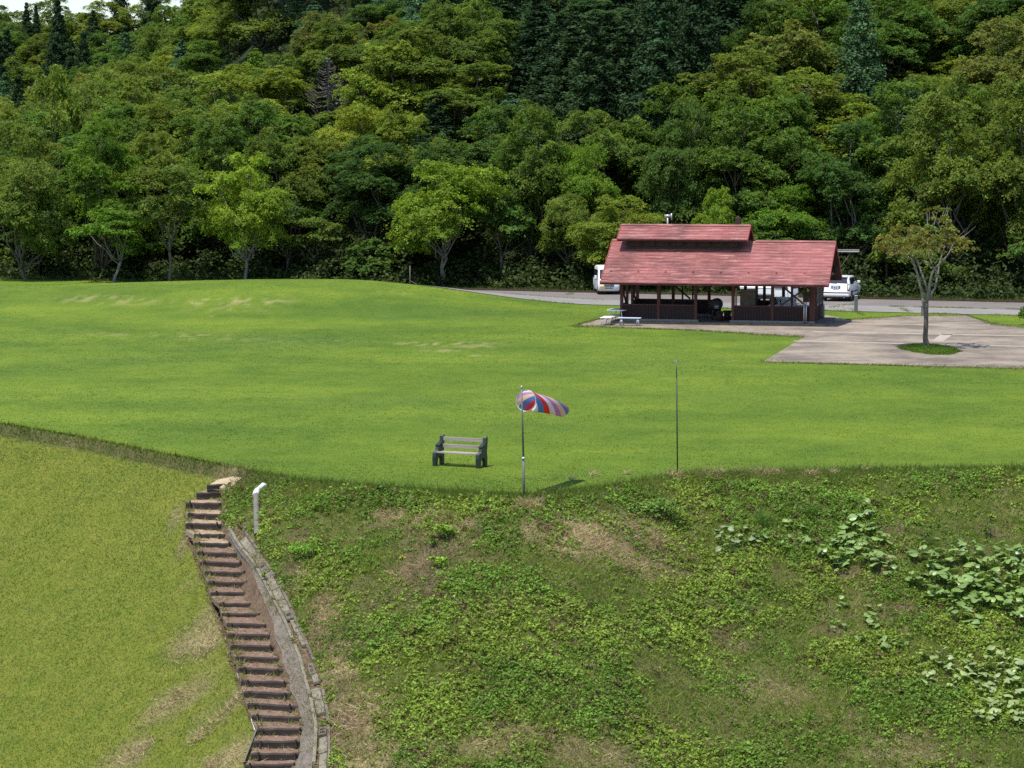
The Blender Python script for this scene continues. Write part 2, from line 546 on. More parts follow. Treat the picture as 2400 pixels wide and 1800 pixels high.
# ------------------------------------------------------------------ setting: terrain sheets
STEP_PX = [  # ends (x left, x right), y of each timber riser in the photograph
    (488, 538, 1144, 8), (464, 508, 1165, 9), (438, 515, 1190, -6), (442, 517, 1213, -8), (437, 510, 1237, -8), (458, 515, 1257, -3),
    (456, 540, 1279, -8), (465, 556, 1301, -9), (472, 570, 1324, -9), (483, 577, 1347, -8), (490, 584, 1371, -6),
    (497, 587, 1394, -5), (517, 598, 1419, -3), (524, 611, 1443, -5), (535, 624, 1467, -6), (535, 635, 1494, -5),
    (544, 637, 1521, -8), (555, 653, 1547, -8), (561, 657, 1576, -8), (568, 672, 1604, -9), (574, 672, 1631, -10),
    (583, 689, 1659, -13), (594, 696, 1686, -10), (607, 705, 1717, 1), (598, 696, 1747, 1), (592, 698, 1774, 1), (578, 690, 1799, 1), (570, 680, 1826, 0)]
STEPS = []
for xl, xr, yy, tilt in STEP_PX:
    xr += 9
    c = pix((xl + xr) / 2, yy - 2)
    s = F / (c[1] * math.cos(PITCH) + (CZ - c[2]) * math.sin(PITCH))
    STEPS.append((c, (xr - xl) / s, tilt))
SX = np.array([c[0][0] for c in STEPS]); SY = np.array([c[0][1] for c in STEPS])
o_ = np.argsort(SY); SXs, SYs = SX[o_], SY[o_]
def stair_x(y): return np.interp(y, SYs, SXs)
KERB_PX = [(545, 1245), (593, 1314), (618, 1352), (630, 1375), (655, 1423), (670, 1451), (689, 1494), (709, 1544), (720, 1587), (733, 1635), (744, 1689), (748, 1711), (745, 1765), (742, 1800), (740, 1840)]
GUT_PX = [(580, 1245), (598, 1270), (620, 1307), (639, 1334), (666, 1380), (694, 1437), (702, 1462), (728, 1516), (741, 1544), (750, 1574), (761, 1600), (774, 1668), (778, 1709), (779, 1765), (778, 1800), (778, 1840)]
KERB = [pix(a - 9, b) for a, b in KERB_PX]
GUT = [pix(a - 6, b) for a, b in GUT_PX]
def chain_x(ch, y):
    a = np.array(ch); o = np.argsort(a[:, 1])
    return np.interp(y, a[o, 1], a[o, 0])

def grid_mesh(name, X, Y, Z, tint=None):
    ny, nx = X.shape
    v = np.stack([X, Y, Z], -1).reshape(-1, 3).astype(np.float32)
    i = np.arange(ny * nx).reshape(ny, nx)
    q = np.stack([i[:-1, :-1], i[:-1, 1:], i[1:, 1:], i[1:, :-1]], -1).reshape(-1, 4).astype(np.int32)
    me = bpy.data.meshes.new(name)
    me.vertices.add(len(v)); me.loops.add(q.size); me.polygons.add(len(q))
    me.vertices.foreach_set('co', v.ravel())
    me.loops.foreach_set('vertex_index', q.ravel())
    me.polygons.foreach_set('loop_start', np.arange(0, q.size, 4, dtype=np.int32))
    me.polygons.foreach_set('use_smooth', np.ones(len(q), bool))
    if tint is not None:
        a = me.attributes.new('tint', 'FLOAT_COLOR', 'POINT')
        t = np.ones((ny * nx, 4), np.float32); t[:, :3] = tint.reshape(-1, 3)
        a.data.foreach_set('color', t.ravel())
    me.update(calc_edges=True)
    return me

def blob(x, y, lst):
    """share of patches (px, py, rx metres, ry metres, strength) at these points"""
    w = np.zeros(np.shape(x))
    for px, py, rx, ry, st in lst:
        cx, cy_, _ = pix(px, py)
        w = np.maximum(w, st * np.exp(-(((x - cx) / rx) ** 2 + ((y - cy_) / ry) ** 2) ** 1.5))
    return w

DRYLAWN = [(215, 700, 2.6, 1.6, .7), (300, 706, 2.2, 1.5, .6), (465, 708, 1.5, 1.3, .9), (560, 706, 2.2, 1.3, .9), (620, 706, 1.6, 1.3, .8), (300, 784, 3, 1.3, .4),
           (420, 786, 3, 1.4, .55), (560, 795, 3, 1.2, .45), (740, 800, 3, 1.2, .45), (980, 806, 1.5, 1.5, .6), (1050, 806, 2.2, 2.0, .95), (1100, 812, 1.6, 1.2, .6), (1045, 822, 1.2, .8, .8), (1120, 833, .8, .5, .8),
           (1700, 845, .8, 2.5, .3), (540, 724, 2.5, 1.2, .4), (920, 686, 1.0, .8, .5), (500, 742, .5, .5, .4)]
DARKLAWN = [(670, 800, 4, 4, .5), (600, 815, 5, 3, .45), (1100, 735, 6, 4, .35), (910, 748, .7, .8, .8), (1500, 850, 4, 4, .4), (1700, 930, 5, 5, .3), (900, 940, 4, 3, .35), (300, 845, 3, 3, .4), (1250, 1000, 3, 2.4, .3), (1330, 1120, 1.6, 1.2, .45)]

xs = np.concatenate([np.linspace(-120, -42, 40)[:-1], np.linspace(-42, 40, 330), np.linspace(40, 120, 40)[1:]])
# lawn: rows run from the edge of the bank back to the wood
tt = np.concatenate([np.linspace(0, 1, 130) ** 1.15])
X = np.repeat(xs[None], len(tt), 0)
EYv = edge(xs); BK = 162.5 - 0.405 * xs + 14.2
Y = EYv[None] + (BK - EYv)[None] * tt[:, None]
Z = ground(X, Y)
lw = np.zeros(X.shape + (3,))
lw[..., 0] = blob(X, Y, DRYLAWN) * sst(0.52, 0.60, fbm(X * 2.6, Y * 1.0, 31, 4)) * 0.6
lw[..., 1] = np.maximum(blob(X, Y, DARKLAWN) * 0.7, 0.40 * (1 - sst(0.1, 1.6, Y - EYv[None] - 0.9 * fbm(X / 1.1, Y / 1.1, 12, 3))) * sst(-6.5, -5, X))
lawn = link('lawn', grid_mesh('lawn', X, Y, Z, np.clip(lw, 0, 1)), M_LAWN, kind='structure')

STRAWB = [(1420, 1270, 1.9, 1.0, 1.0), (1500, 1250, 1.3, 1.0, .8), (1290, 1262, 1.2, .8, .8), (920, 1215, .7, .5, .8), (1010, 1215, .9, .6, .45), (1110, 1230, .6, .5, .6), (1235, 1188, .5, .35, 1.0),
          (1370, 1240, .3, .4, .8), (830, 1680, .9, 1.2, 1), (800, 1560, .6, 1.2, .9), (760, 1440, .5, 1.2, .7), (860, 1790, .9, .9, .8), (700, 1360, .35, .7, .6), (960, 1340, .6, .6, .6),
          (470, 1500, .9, 1.2, .75), (430, 1640, 1.2, .9, .9), (360, 1740, 1.4, .8, .7), (520, 1790, .9, .8, .95), (500, 1440, .7, .6, .8), (450, 1360, .5, .5, .4), (545, 1660, .3, 1.0, .5),
          (1580, 1112, .35, .2, 1), (1660, 1112, .5, .2, .7), (1790, 1110, .6, .22, .8), (1900, 1112, .4, .2, .6), (1390, 1108, .3, .2, .6), (1310, 1140, .3, .25, .7), (1180, 1730, 1.3, .7, .55), (1400, 1770, 1.2, .7, .5), (1820, 1620, 1, .6, .5),
          (2120, 1760, .9, .7, .5), (1000, 1770, 1.3, .6, .4), (520, 1128, .45, .4, .8), (410, 1215, .2, .8, .6), (430, 1280, .2, .8, .6)]
SOILB = [(1010, 1290, 1.1, 1.4, 1.0), (960, 1380, 1.1, .9, .8), (1130, 1310, 1.1, .8, .55), (1100, 1420, 1.2, .7, .5), (700, 1250, .35, .8, .8), (690, 1330, .35, .9, .9), (760, 1490, .45, 1.2, .7), (790, 1700, .6, 1.2, .8),
         (1290, 1430, 1.2, .6, .5), (1620, 1350, 1, .5, .5), (2120, 1430, .8, .45, .9), (1950, 1480, .5, .4, .8), (1730, 1500, .8, .5, .6), (2090, 1245, .7, .4, .8), (1280, 1540, .9, .6, .5), (1560, 1580, .8, .5, .45), (1480, 1290, 1, .5, .5), (1990, 1350, .8, .6, .6), (2060, 1320, .6, .6, .6), (2350, 1250, .8, .5, .4)]
GREENB = [(720, 1290, .75, .55, 1), (760, 1180, 1.2, .7, .9), (900, 1500, 1.6, 1.6, .8), (1180, 1370, 1.3, .9, .6), (1700, 1420, 2.4, 1.4, .5), (2280, 1480, 1.8, .8, .8), (2050, 1560, 2.2, .9, .6), (2230, 1680, 2, 1, .8), (1900, 1740, 1.5, .8, .5), (1100, 1560, 1.8, .9, .6), (1000, 1640, 1.8, .9, .55), (1750, 1300, 1.2, .6, .6), (1500, 1480, 1.6, .7, .5)]

def zones(x, y):
    """shares of straw, bare soil and lush weeds on the bank, 0..1"""
    left = sst(0.1, -0.5, x - np.where(y > STEPS[0][0][1], -8.4, stair_x(y)))
    n1 = fbm(x / 1.5, y / 1.5, 41, 4); n2 = fbm(x / 1.1, y / 1.1, 57, 4); n3 = fbm(x / 1.9, y / 1.9, 71, 4)
    straw = np.clip(blob(x, y, STRAWB) * (1 - .15 * left) * sst(.30, .62, n1 + .35 * (1 - left)) * 1.1 + 0.10 * sst(0.52, 0.68, n1) * (1 - left), 0, 1)
    soil = np.clip(blob(x, y, SOILB) * (0.5 + 1.0 * n2) + 0.28 * sst(0.55, 0.70, n2) * (1 - left), 0, 1)
    green = np.clip(blob(x, y, GREENB) + sst(0.36, 0.64, n3), 0, 1) * (1 - 0.75 * straw) * (1 - 0.8 * soil)
    return straw, soil, green, left

ss = np.concatenate([np.linspace(0, 0.5, 9)[:-1], np.linspace(0.5, 24, 170)[:-1], np.linspace(24, 70, 24)])
xb = np.concatenate([np.linspace(-120, -24, 40)[:-1], np.linspace(-24, 22, 330), np.linspace(22, 120, 40)[1:]])
# the border of both sheets is the same curve; share the lawn's columns for it
xb = np.sort(np.concatenate([xb, xs]))
xb = xb[np.concatenate([[True], np.diff(xb) > 0.03])]
X = np.repeat(xb[None], len(ss), 0); Y = edge(xb)[None] - ss[:, None]
Z = ground(X, Y)
cor = np.abs(X - stair_x(Y))
gx = chain_x(GUT, Y)
rbound = np.where(Y < KERB[0][1] + 0.1, gx + 0.03, np.minimum(gx + 0.03, stair_x(Y) + 0.62))
incor = (X > stair_x(Y) - 0.62) & (X < rbound) & (Y < STEPS[0][0][1] + 0.1) & (Y > 50)
Z = Z - np.where(incor, 0.22 * (np.abs(X - stair_x(Y)) < 0.5) + 0.05, 0)
straw, soil, green, left = zones(X, Y)
straw = straw * (1 - .25 * left)
soil = np.maximum(soil, 0.15 * left * sst(0.02, 0.12, ss[:, None]) * (1 - sst(0.34, 0.5, ss[:, None])))
soil = np.maximum(soil, incor * 1.0)
bankmesh = grid_mesh('embankment', X, Y, Z, np.stack([straw, soil, left * (1 - soil) * (1 - straw) * sst(0.25, 0.6, ss[:, None])], -1))
link('embankment', bankmesh, M_BANK, kind='structure')
# ground running on under and behind the camera
xg = np.linspace(-120, 120, 40); yg = np.linspace(-60, 1, 12)
yb = np.min(edge(xb)) - 70
X, Y = np.meshgrid(np.linspace(-120, 120, 60), np.concatenate([np.linspace(-80, 10, 12), np.linspace(14, 46, 12)]))
link('valley_floor', grid_mesh('valley_floor', X, Y, np.full(X.shape, -13.6)), M_FOREST, kind='structure')
# wooded hill behind
xh = np.linspace(-170, 170, 120)
tt = np.linspace(0, 1, 110)
X = np.repeat(xh[None], len(tt), 0)
Y = (162.5 - 0.405 * xh + 14.0)[None] + (640 - (162.5 - 0.405 * xh + 14.0))[None] * tt[:, None] ** 1.3
link('hillside', grid_mesh('hillside', X, Y, ground(X, Y) - 0.03), M_FOREST, kind='structure')

# road, parking strip, plaza: sheets over the lawn
def sheet(name, quads, mat, lift, parent=None, kind='structure', n=60):
    """quads: near-left, near-right, far-right, far-left corner in x, y"""
    V = []; Fc = []
    A, B, C_, D = [np.array(p, float) for p in quads]
    k = 6
    for j in range(k + 1):
        for i in range(n + 1):
            u = i / n; v = j / k
            p = (A * (1 - u) + B * u) * (1 - v) + (D * (1 - u) + C_ * u) * v
            V.append((p[0], p[1], float(ground(p[0], p[1])) + lift))
    for j in range(k):
        for i in range(n):
            a = j * (n + 1) + i
            Fc.append((a, a + 1, a + n + 2, a + n + 1))
    mb = MB(); mb.add(V, Fc)
    return link(name, mb.mesh(name, True), mat, parent, kind=kind)

def rl(x, off): return 162.5 - 0.405 * x + off   # lines along the road
sheet('road', [(-21, rl(-21, 0)), (70, rl(70, 0)), (70, rl(70, 5.6)), (-21, rl(-21, 5.6))], M_ROAD, 0.03, n=110)
sheet('parking_strip', [(-21, rl(-21, 5.6)), (70, rl(70, 5.6)), (70, rl(70, 13.0)), (-21, rl(-21, 13.0))], M_PARK, 0.03, n=110)

# plaza
PA = [pix(1790, 849), pix(2560, 869), pix(2560, 786), pix(2330, 762), pix(2265, 741), pix(2118, 743), pix(1990, 752), pix(1885, 791)]
PATH = [pix(1345, 765), pix(1640, 776), pix(1885, 791), pix(1990, 752), pix(1940, 740), pix(1470, 736), pix(1400, 750)]
def poly_sheet(name, pts, mat, lift, kind='structure'):
    mb = MB()
    mb.add([(p[0], p[1], p[2] + lift) for p in pts], [tuple(range(len(pts)))])
    return link(name, mb.mesh(name), mat, kind=kind)
def flat0(pts, z): return [(p[0], p[1], z) for p in pts]
PZ = 0.04
def skirt(name, pts, z, mat):
    mb = MB(); n = len(pts)
    mb.slab([(p[0], p[1], -0.25) for p in pts], (0, 0, z + 0.25))
    return link(name, mb.mesh(name), mat, kind='structure')
plaza = skirt('plaza_paving', PA, PZ, M_PAVE)
skirt('footpath', PATH, PZ - 0.006, M_PAVE)
def band(p, q, w):
    a = Vector((p[0], p[1], 0)); b = Vector((q[0], q[1], 0))
    d = (b - a).normalized(); s = Vector((-d.y, d.x, 0)) * w / 2
    mb = MB()
    mb.slab([a - s + Vector((0, 0, PZ - 0.02)), b - s + Vector((0, 0, PZ - 0.02)), b + s + Vector((0, 0, PZ - 0.02)), a + s + Vector((0, 0, PZ - 0.02))], (0, 0, 0.024))
    part('paver_band', mb, M_BAND, plaza)
for (a, b_, c, d, w) in [(1860, 801, 2560, 818, .5), (1905, 779, 2560, 792, .5), (1985, 761, 2320, 764, .4),
                        (2196, 802, 2222, 783, .6)]:
    band(pix(a, b_), pix(c, d), w)

# kerb at the back of the parking strip
kb = MB()
for i in range(36):
    x0 = -21 + i * 2.5; x1 = x0 + 2.47
    kb.bar((x0, rl(x0, 13.1), 0.05 + float(ground(x0, rl(x0, 13.1)))), (x1, rl(x1, 13.1), 0.05 + float(ground(x1, rl(x1, 13.1)))), 0.16, 0.2)
link('road_kerb', kb.mesh('road_kerb'), M_KERB, kind='structure')

# ------------------------------------------------------------------ pavilion
c0 = pix(1457, 758)
ANG = math.radians(-13)
PAV = thing('picnic_pavilion', 'open timber picnic shelter with red sheet-metal roof and raised ridge vent', 'pavilion', (c0[0], c0[1], 0.02), ANG)
def pav_world(u, v, z):
    ca, sa = math.cos(ANG), math.sin(ANG)
    return (c0[0] + u * ca - v * sa, c0[1] + u * sa + v * ca, 0.02 + z)
PL, PD = 10.7, 5.0
FL = 0.14
part('floor_slab', MB().box(-0.55, PL + 0.75, -0.5, PD + 0.5, -0.3, FL), M_CONC2, PAV)
for u0, u1 in ((-0.1, 4.35), (6.15, PL + 0.15)):
    part('foundation_beam', MB().bbox(u0, u1, -0.16, 0.16, FL, FL + 0.13, 0.015), M_STONE, PAV)
    part('foundation_beam', MB().bbox(u0, u1, PD - 0.16, PD + 0.16, FL, FL + 0.13, 0.015), M_STONE, PAV)
UP = [0, 2.1, 4.2, 6.3, 8.5, PL]
EAV, RDG, OV, OE = 2.37, 4.60, 1.2, 1.0
VM = PD / 2
SLP = (RDG - EAV) / (VM + OV)
def roof_z(v): return RDG - abs(v - VM) * SLP
for u in UP:
    for v in (0, PD):
        wdt = 0.085 if not (u == PL and v == 0) else 0.16
        part('post', MB().bbox(u - wdt, u + wdt, v - 0.085, v + 0.085, FL + (0.13 if not (4.3 < u < 6) else 0), roof_z(0) - 0.16, 0.012), M_POST, PAV)
for u in (0, PL):
    for v in (1.7, 3.3):
        part('post', MB().bbox(u - 0.07, u + 0.07, v - 0.07, v + 0.07, FL, roof_z(v) - 0.16, 0.01), M_POST, PAV)
def plank_wall(u0, u1, v, z0, z1, axis='u'):
    mb = MB(); n = max(2, int(round((u1 - u0) / 0.16))); w = (u1 - u0) / n
    for i in range(n):
        a, b = u0 + i * w + 0.006, u0 + (i + 1) * w - 0.006
        d = random.uniform(0, 0.008)
        if axis == 'u': mb.box(a, b, v - 0.022 - d, v + 0.022, z0, z1)
        else: mb.box(v - 0.022, v + 0.022 + d, a, b, z0, z1)
    if axis == 'u': mb.box(u0, u1, v + 0.024, v + 0.036, z0, z1)
    else: mb.box(v - 0.036, v - 0.024, u0, u1, z0, z1)
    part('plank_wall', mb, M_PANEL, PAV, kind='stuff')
    r = MB()
    if axis == 'u': r.bbox(u0, u1, v - 0.055, v + 0.055, z1, z1 + 0.07, 0.008)
    else: r.bbox(v - 0.055, v + 0.055, u0, u1, z1, z1 + 0.07, 0.008)
    part('rail', r, M_POST, PAV)
for i in (0, 1, 3, 4):
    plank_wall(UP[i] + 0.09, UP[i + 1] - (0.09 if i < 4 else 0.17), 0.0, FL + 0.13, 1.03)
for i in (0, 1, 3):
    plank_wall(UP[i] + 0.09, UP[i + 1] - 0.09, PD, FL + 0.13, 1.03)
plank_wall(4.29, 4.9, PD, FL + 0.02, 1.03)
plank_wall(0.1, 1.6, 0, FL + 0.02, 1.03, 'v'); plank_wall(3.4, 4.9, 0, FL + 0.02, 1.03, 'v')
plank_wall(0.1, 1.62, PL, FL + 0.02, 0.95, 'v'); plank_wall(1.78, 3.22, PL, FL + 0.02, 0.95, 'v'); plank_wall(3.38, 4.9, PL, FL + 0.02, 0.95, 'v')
# window frames in the end wall
for v0, v1 in ((1.78, 3.22), (3.38, 4.9)):
    f = MB()
    for a in (v0, (v0 + v1) / 2 - 0.03, v1 - 0.06): f.box(PL - 0.04, PL + 0.04, a, a + 0.06, 1.02, 2.1)
    f.box(PL - 0.045, PL + 0.05, v0 + 0.061, v1 - 0.061, 1.02, 1.08); f.box(PL - 0.045, PL + 0.045, v0 + 0.061, v1 - 0.061, 2.04, 2.1)
    part('window_frame', f, M_STONE, PAV)
# beams
for v in (0, PD):
    part('eave_beam', MB().box(-OE + 0.15, PL + OE - 0.15, v - 0.07, v + 0.07, roof_z(0) - 0.30, roof_z(0) - 0.13), M_WOOD, PAV)
for u in UP:
    part('tie_beam', MB().box(u - 0.06, u + 0.06, -0.5, PD + 0.5, roof_z(0) - 0.50, roof_z(0) - 0.305), M_WOOD, PAV)
    part('king_post', MB().box(u - 0.055, u + 0.055, VM - 0.055, VM + 0.055, roof_z(0) - 0.305, RDG - 0.12), M_WOOD, PAV)
def brace(p, q, w=0.09): part('brace', MB().bar(p, q, w, w), M_WOOD, PAV)
for u in (0, PL):
    brace((u, 0.1, roof_z(0) - 0.95), (u, 0.75, roof_z(0) - 0.5)); brace((u, PD - 0.1, roof_z(0) - 0.95), (u, PD - 0.75, roof_z(0) - 0.5))
# cross braces seen through the openings
z0_, z1_ = 1.1, 2.2
brace((8.9, 0.0 + 0.03, z1_ + .1), (10.35, 0.03, 1.12)); brace((8.95, -0.06, 1.12), (10.5, -0.06, z1_))
part('mullion', MB().box(9.5, 9.62, 0.09, 0.19, 1.1, roof_z(0) - 0.3), M_WOOD, PAV)
brace((2.05, PD, 2.0), (3.1, PD, 1.12)); brace((2.15, 0.3, 1.9), (2.15, 0.32, 1.1), 0.05)
brace((0.0, 3.0, 2.0), (0.0, 4.3, 1.12)); brace((0, 4.6, 2.0), (0, 3.4, 1.12)); brace((0, 0.3, 1.9), (0, 1.3, 1.12))
for u in (2.6, 3.2, 1.2): part('back_stud', MB().box(u, u + 0.09, PD - 0.045, PD + 0.045, 1.1, roof_z(0) - 0.3), M_WOOD, PAV)
for u in (6.9, 7.35): part('back_stud', MB().box(u, u + 0.16, PD - 0.3, PD - 0.2, FL, roof_z(0) - 0.3), M_WOOD, PAV)
part('notice_board', MB().box(6.42, 6.52, -0.04, 0.02, 1.1, 2.05), M_CONC, PAV)

def roof_slope(u0, u1, v_r, z_r, run, slope, sgn, n, th=0.035, base=True):
    """courses of sheet metal from ridge down; sgn -1 towards the lawn"""
    L = math.hypot(1, slope); w = run / n
    if base:
        d = MB()
        p = [(u0 + 0.03, v_r, z_r - 0.075), (u1 - 0.03, v_r, z_r - 0.075), (u1 - 0.03, v_r + sgn * (run - 0.02), z_r - 0.075 - (run - 0.02) * slope), (u0 + 0.03, v_r + sgn * (run - 0.02), z_r - 0.075 - (run - 0.02) * slope)]
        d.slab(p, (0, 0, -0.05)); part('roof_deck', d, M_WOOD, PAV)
    for i in range(n):
        a = i * w; b = (i + 1) * w + 0.035
        if i == n - 1: b = run
        nz = 0.040
        mb = MB()
        k = 10
        cut = [u0 + (u1 - u0) * j / k for j in range(k + 1)]
        for j in range(k):
            e0 = random.uniform(-0.004, 0.004)
            x0, x1 = cut[j] + 0.002, cut[j + 1] - 0.002
            va, vb = v_r + sgn * a, v_r + sgn * b
            za, zb = z_r - a * slope - 0.02, z_r - b * slope + nz * 0.62 - 0.02 + e0
            mb.slab([(x0, va, za), (x1, va, za), (x1, vb, zb), (x0, vb, zb)], (0, 0, -0.050))
        part('roof_course', mb, M_ROOF, PAV)
roof_slope(-OE, PL + OE, VM, RDG, VM + OV, SLP, -1, 14)
roof_slope(-OE, PL + OE, VM, RDG, VM + OV, SLP, 1, 14)
CU0, CU1, CRZ = -0.50, 6.90, 5.47
CRUN, CSL = 1.26, 0.60
roof_slope(CU0, CU1, VM, CRZ, CRUN, CSL, -1, 5)
roof_slope(CU0, CU1, VM, CRZ, CRUN, CSL, 1, 5)
part('ridge_cap', MB().slab([(CU1 + 0.3, VM - 0.14, RDG - 0.05), (CU1 + 0.3, VM, RDG + 0.045), (CU1 + 0.3, VM + 0.14, RDG - 0.05)], (PL + OE - CU1 - 0.3, 0, 0)), M_ROOF, PAV)
part('ridge_cap', MB().slab([(-OE, VM - 0.14, RDG - 0.05), (-OE, VM, RDG + 0.045), (-OE, VM + 0.14, RDG - 0.05)], (CU0 + 0.2 + OE, 0, 0)), M_ROOF, PAV)
part('ridge_cap', MB().slab([(CU0, VM - 0.13, CRZ - 0.045), (CU0, VM, CRZ + 0.045), (CU0, VM + 0.13, CRZ - 0.045)], (CU1 - CU0, 0, 0)), M_ROOF, PAV)
# verge and eave boards
def verge(u, v_r, z_r, run, slope, du):
    for sgn in (-1, 1):
        mb = MB()
        mb.slab([(u, v_r, z_r + 0.03), (u, v_r + sgn * run, z_r - run * slope + 0.03), (u, v_r + sgn * run, z_r - run * slope - 0.15), (u, v_r, z_r - 0.15)], (du, 0, 0))
        part('verge_board', mb, M_TRIM, PAV)
verge(-OE - 0.035, VM, RDG, VM + OV, SLP, 0.032); verge(PL + OE + 0.003, VM, RDG, VM + OV, SLP, 0.032)
verge(CU0 - 0.035, VM, CRZ, CRUN, CSL, 0.032); verge(CU1 + 0.003, VM, CRZ, CRUN, CSL, 0.032)
for sgn in (-1, 1):
    v = VM + sgn * (VM + OV - 0.05)
    part('fascia_board', MB().box(-OE + 0.005, PL + OE - 0.005, v - 0.014, v + 0.014, EAV - 0.14, EAV - 0.055), M_TRIM, PAV)
    v = VM + sgn * (CRUN - 0.05)
    part('fascia_board', MB().box(CU0 + 0.005, CU1 - 0.005, v - 0.014, v + 0.014, CRZ - CRUN * CSL - 0.13, CRZ - CRUN * CSL - 0.055), M_TRIM, PAV)
# rafters under the eave
for i in range(14):
    u = -OE + 0.3 + i * (PL + 2 * OE - 0.6) / 13
    for sgn in (-1, 1):
        part('rafter', MB().bar((u, VM + sgn * 0.1, RDG - 0.17), (u, VM + sgn * (VM + OV - 0.12), EAV - 0.11), 0.06, 0.09), M_WOOD, PAV)
# raised vent walls
for sgn in (-1, 1):
    v = VM + sgn * 0.78
    part('vent_wall', MB().box(CU0 + 0.45, CU1 - 0.45, v - 0.03, v + 0.03, roof_z(v) - 0.05, CRZ - 0.78 * CSL - 0.08), M_WOOD, PAV)
    for i in range(8):
        a = CU0 + 0.62 + i * 0.79; b = a + 0.68
        f = MB(); zz0 = roof_z(v) + 0.12; zz1 = CRZ - 0.78 * CSL - 0.17; vo = v + sgn * 0.05
        for x0, x1, y0, y1 in ((a, b, zz0, zz0 + 0.04), (a, b, zz1 - 0.04, zz1), (a, a + 0.04, zz0 + 0.042, zz1 - 0.042), (b - 0.04, b, zz0 + 0.042, zz1 - 0.042)):
            f.box(x0, x1, vo - 0.02, vo + 0.02, y0, y1)
        g = part('vent_window', f, M_PANEL, PAV)
        part('pane', MB().box(a + 0.042, b - 0.042, vo - 0.008, vo + 0.004, zz0 + 0.042, zz1 - 0.042), M_WOOD, g)
for u in (CU0 + 0.45, CU1 - 0.45):
    mb = MB()
    mb.slab([(u, VM - 0.75, roof_z(VM - 0.75) - 0.05), (u, VM + 0.75, roof_z(VM - 0.75) - 0.05), (u, VM + 0.75, CRZ - 0.75 * CSL - 0.09), (u, VM, CRZ - 0.09), (u, VM - 0.75, CRZ - 0.75 * CSL - 0.09)], (0.04, 0, 0))
    part('vent_gable', mb, M_WOOD, PAV)
for u in (-0.02, PL - 0.02):
    mb = MB()
    n = 12
    for i in range(n):
        va = -0.1 + i * (PD + 0.2) / n; vb = va + (PD + 0.2) / n - 0.012
        d = random.uniform(0, 0.012)
        mb.slab([(u - d, va, roof_z(0) - 0.29), (u - d, vb, roof_z(0) - 0.29), (u - d, vb, roof_z(vb) - 0.14), (u - d, va, roof_z(va) - 0.14)], (0.04 + 2 * d, 0, 0))
    part('gable_boarding', mb, M_WOOD, PAV, kind='stuff')
# snow guards, flue, vent box, down pipes, meter box
for i in range(9):
    u = -0.55 + i * 1.55
    v = VM - (VM + OV) * 0.765
    z = roof_z(v)
    part('snow_guard', MB().bar((u, v, z - 0.01), (u, v - 0.02, z + 0.10), 0.05, 0.03).bar((u - 0.09, v + 0.03, z + 0.012), (u + 0.09, v + 0.03, z + 0.012), 0.05, 0.03), M_ROOF, PAV)
fl = part('flue_pipe', MB().tube([(2.05, VM + 0.7, CRZ - 0.5), (2.05, VM + 0.7, CRZ + 0.42)], 0.05, 10), M_STEEL, PAV, True)
part('cowl', MB().tube([(1.87, VM + 0.7, CRZ + 0.48), (2.23, VM + 0.7, CRZ + 0.48)], 0.085, 12).tube([(2.27, VM + 0.7, CRZ + 0.25), (2.27, VM + 0.7, CRZ + 0.62)], 0.04, 8), M_STEEL, fl, True)
part('vent_box', MB().bbox(5.95, 6.25, VM + 0.55, VM + 0.85, CRZ - 0.45, CRZ + 0.42, 0.02), M_WOOD, PAV)
for u in (10.28, 10.40):
    part('down_pipe', MB().tube([(u, -0.24, 0.12), (u, -0.24, 1.45)], 0.035, 8), M_STEEL, PAV, True)
part('meter_box', MB().bbox(10.22, 10.55, -0.30, -0.17, 1.35, 1.92, 0.02), M_PANEL, PAV)
part('meter_box', MB().bbox(PL + 0.03, PL + 0.22, 3.9, 4.5, 0.3, 0.9, 0.02), M_BOLLARD, PAV)

lt = thing('strip_light', 'white strip lamp on a strut bracket beside the red roof gable', 'lamp', pav_world(PL + OE + 0.05, 2.6, 4.05), ANG)
part('lamp_housing', MB().bbox(0.0, 1.28, -0.07, 0.07, 0.0, 0.11, 0.02), M_STONE, lt)
part('diffuser', MB().bbox(0.06, 1.26, -0.08, 0.08, -0.03, -0.002, 0.01), M_LAMPW, lt)
part('strut', MB().bar((0.85, 0, 0.01), (0.20, 0, -0.92), 0.04, 0.04), M_DEAD, lt)
part('bracket', MB().box(-0.06, 0.2, -0.05, 0.05, -1.55, -0.85), M_WOOD, lt)

# things inside and beside the pavilion
def at_pav(name, label, cat, u, v, z=FL, group=None, rz=0):
    return thing(name, label, cat, pav_world(u, v, z), ANG + rz, group)
sk = at_pav('sink_counter', 'long white sink counter with dark taps behind the boarded bay', 'sink', 9.4, 1.0)
part('counter_top', MB().bbox(-1.25, 1.2, -0.30, 0.45, 0.82, 0.95, 0.02), M_WHITE, sk)
part('splash_back', MB().bbox(-1.25, 0.2, 0.46, 0.50, 0.95, 1.38, 0.01), M_BLUEGREY, sk)
for a in (-1.0, 0.9): part('leg', MB().bbox(a - 0.2, a + 0.2, -0.2, 0.35, 0, 0.82, 0.02), M_CONC, sk)
for a in (-0.6, 0.0, 0.25, 0.8):
    part('tap', MB().tube([(a, 0.3, 0.95), (a, 0.3, 1.2), (a, 0.16, 1.26), (a, 0.10, 1.18)], 0.022, 6), M_BLACK, sk)
pr = at_pav('concrete_pier', 'pale square concrete pier in the shelter beside the black bin bag', 'pier', 7.0, 1.1)
part('shaft', MB().bbox(-0.42, 0.42, -0.35, 0.35, 0, 1.72, 0.03), M_CONC2, pr)
part('cap', MB().bbox(-0.47, 0.47, -0.40, 0.40, 1.72, 1.80, 0.02), M_CONC, pr)
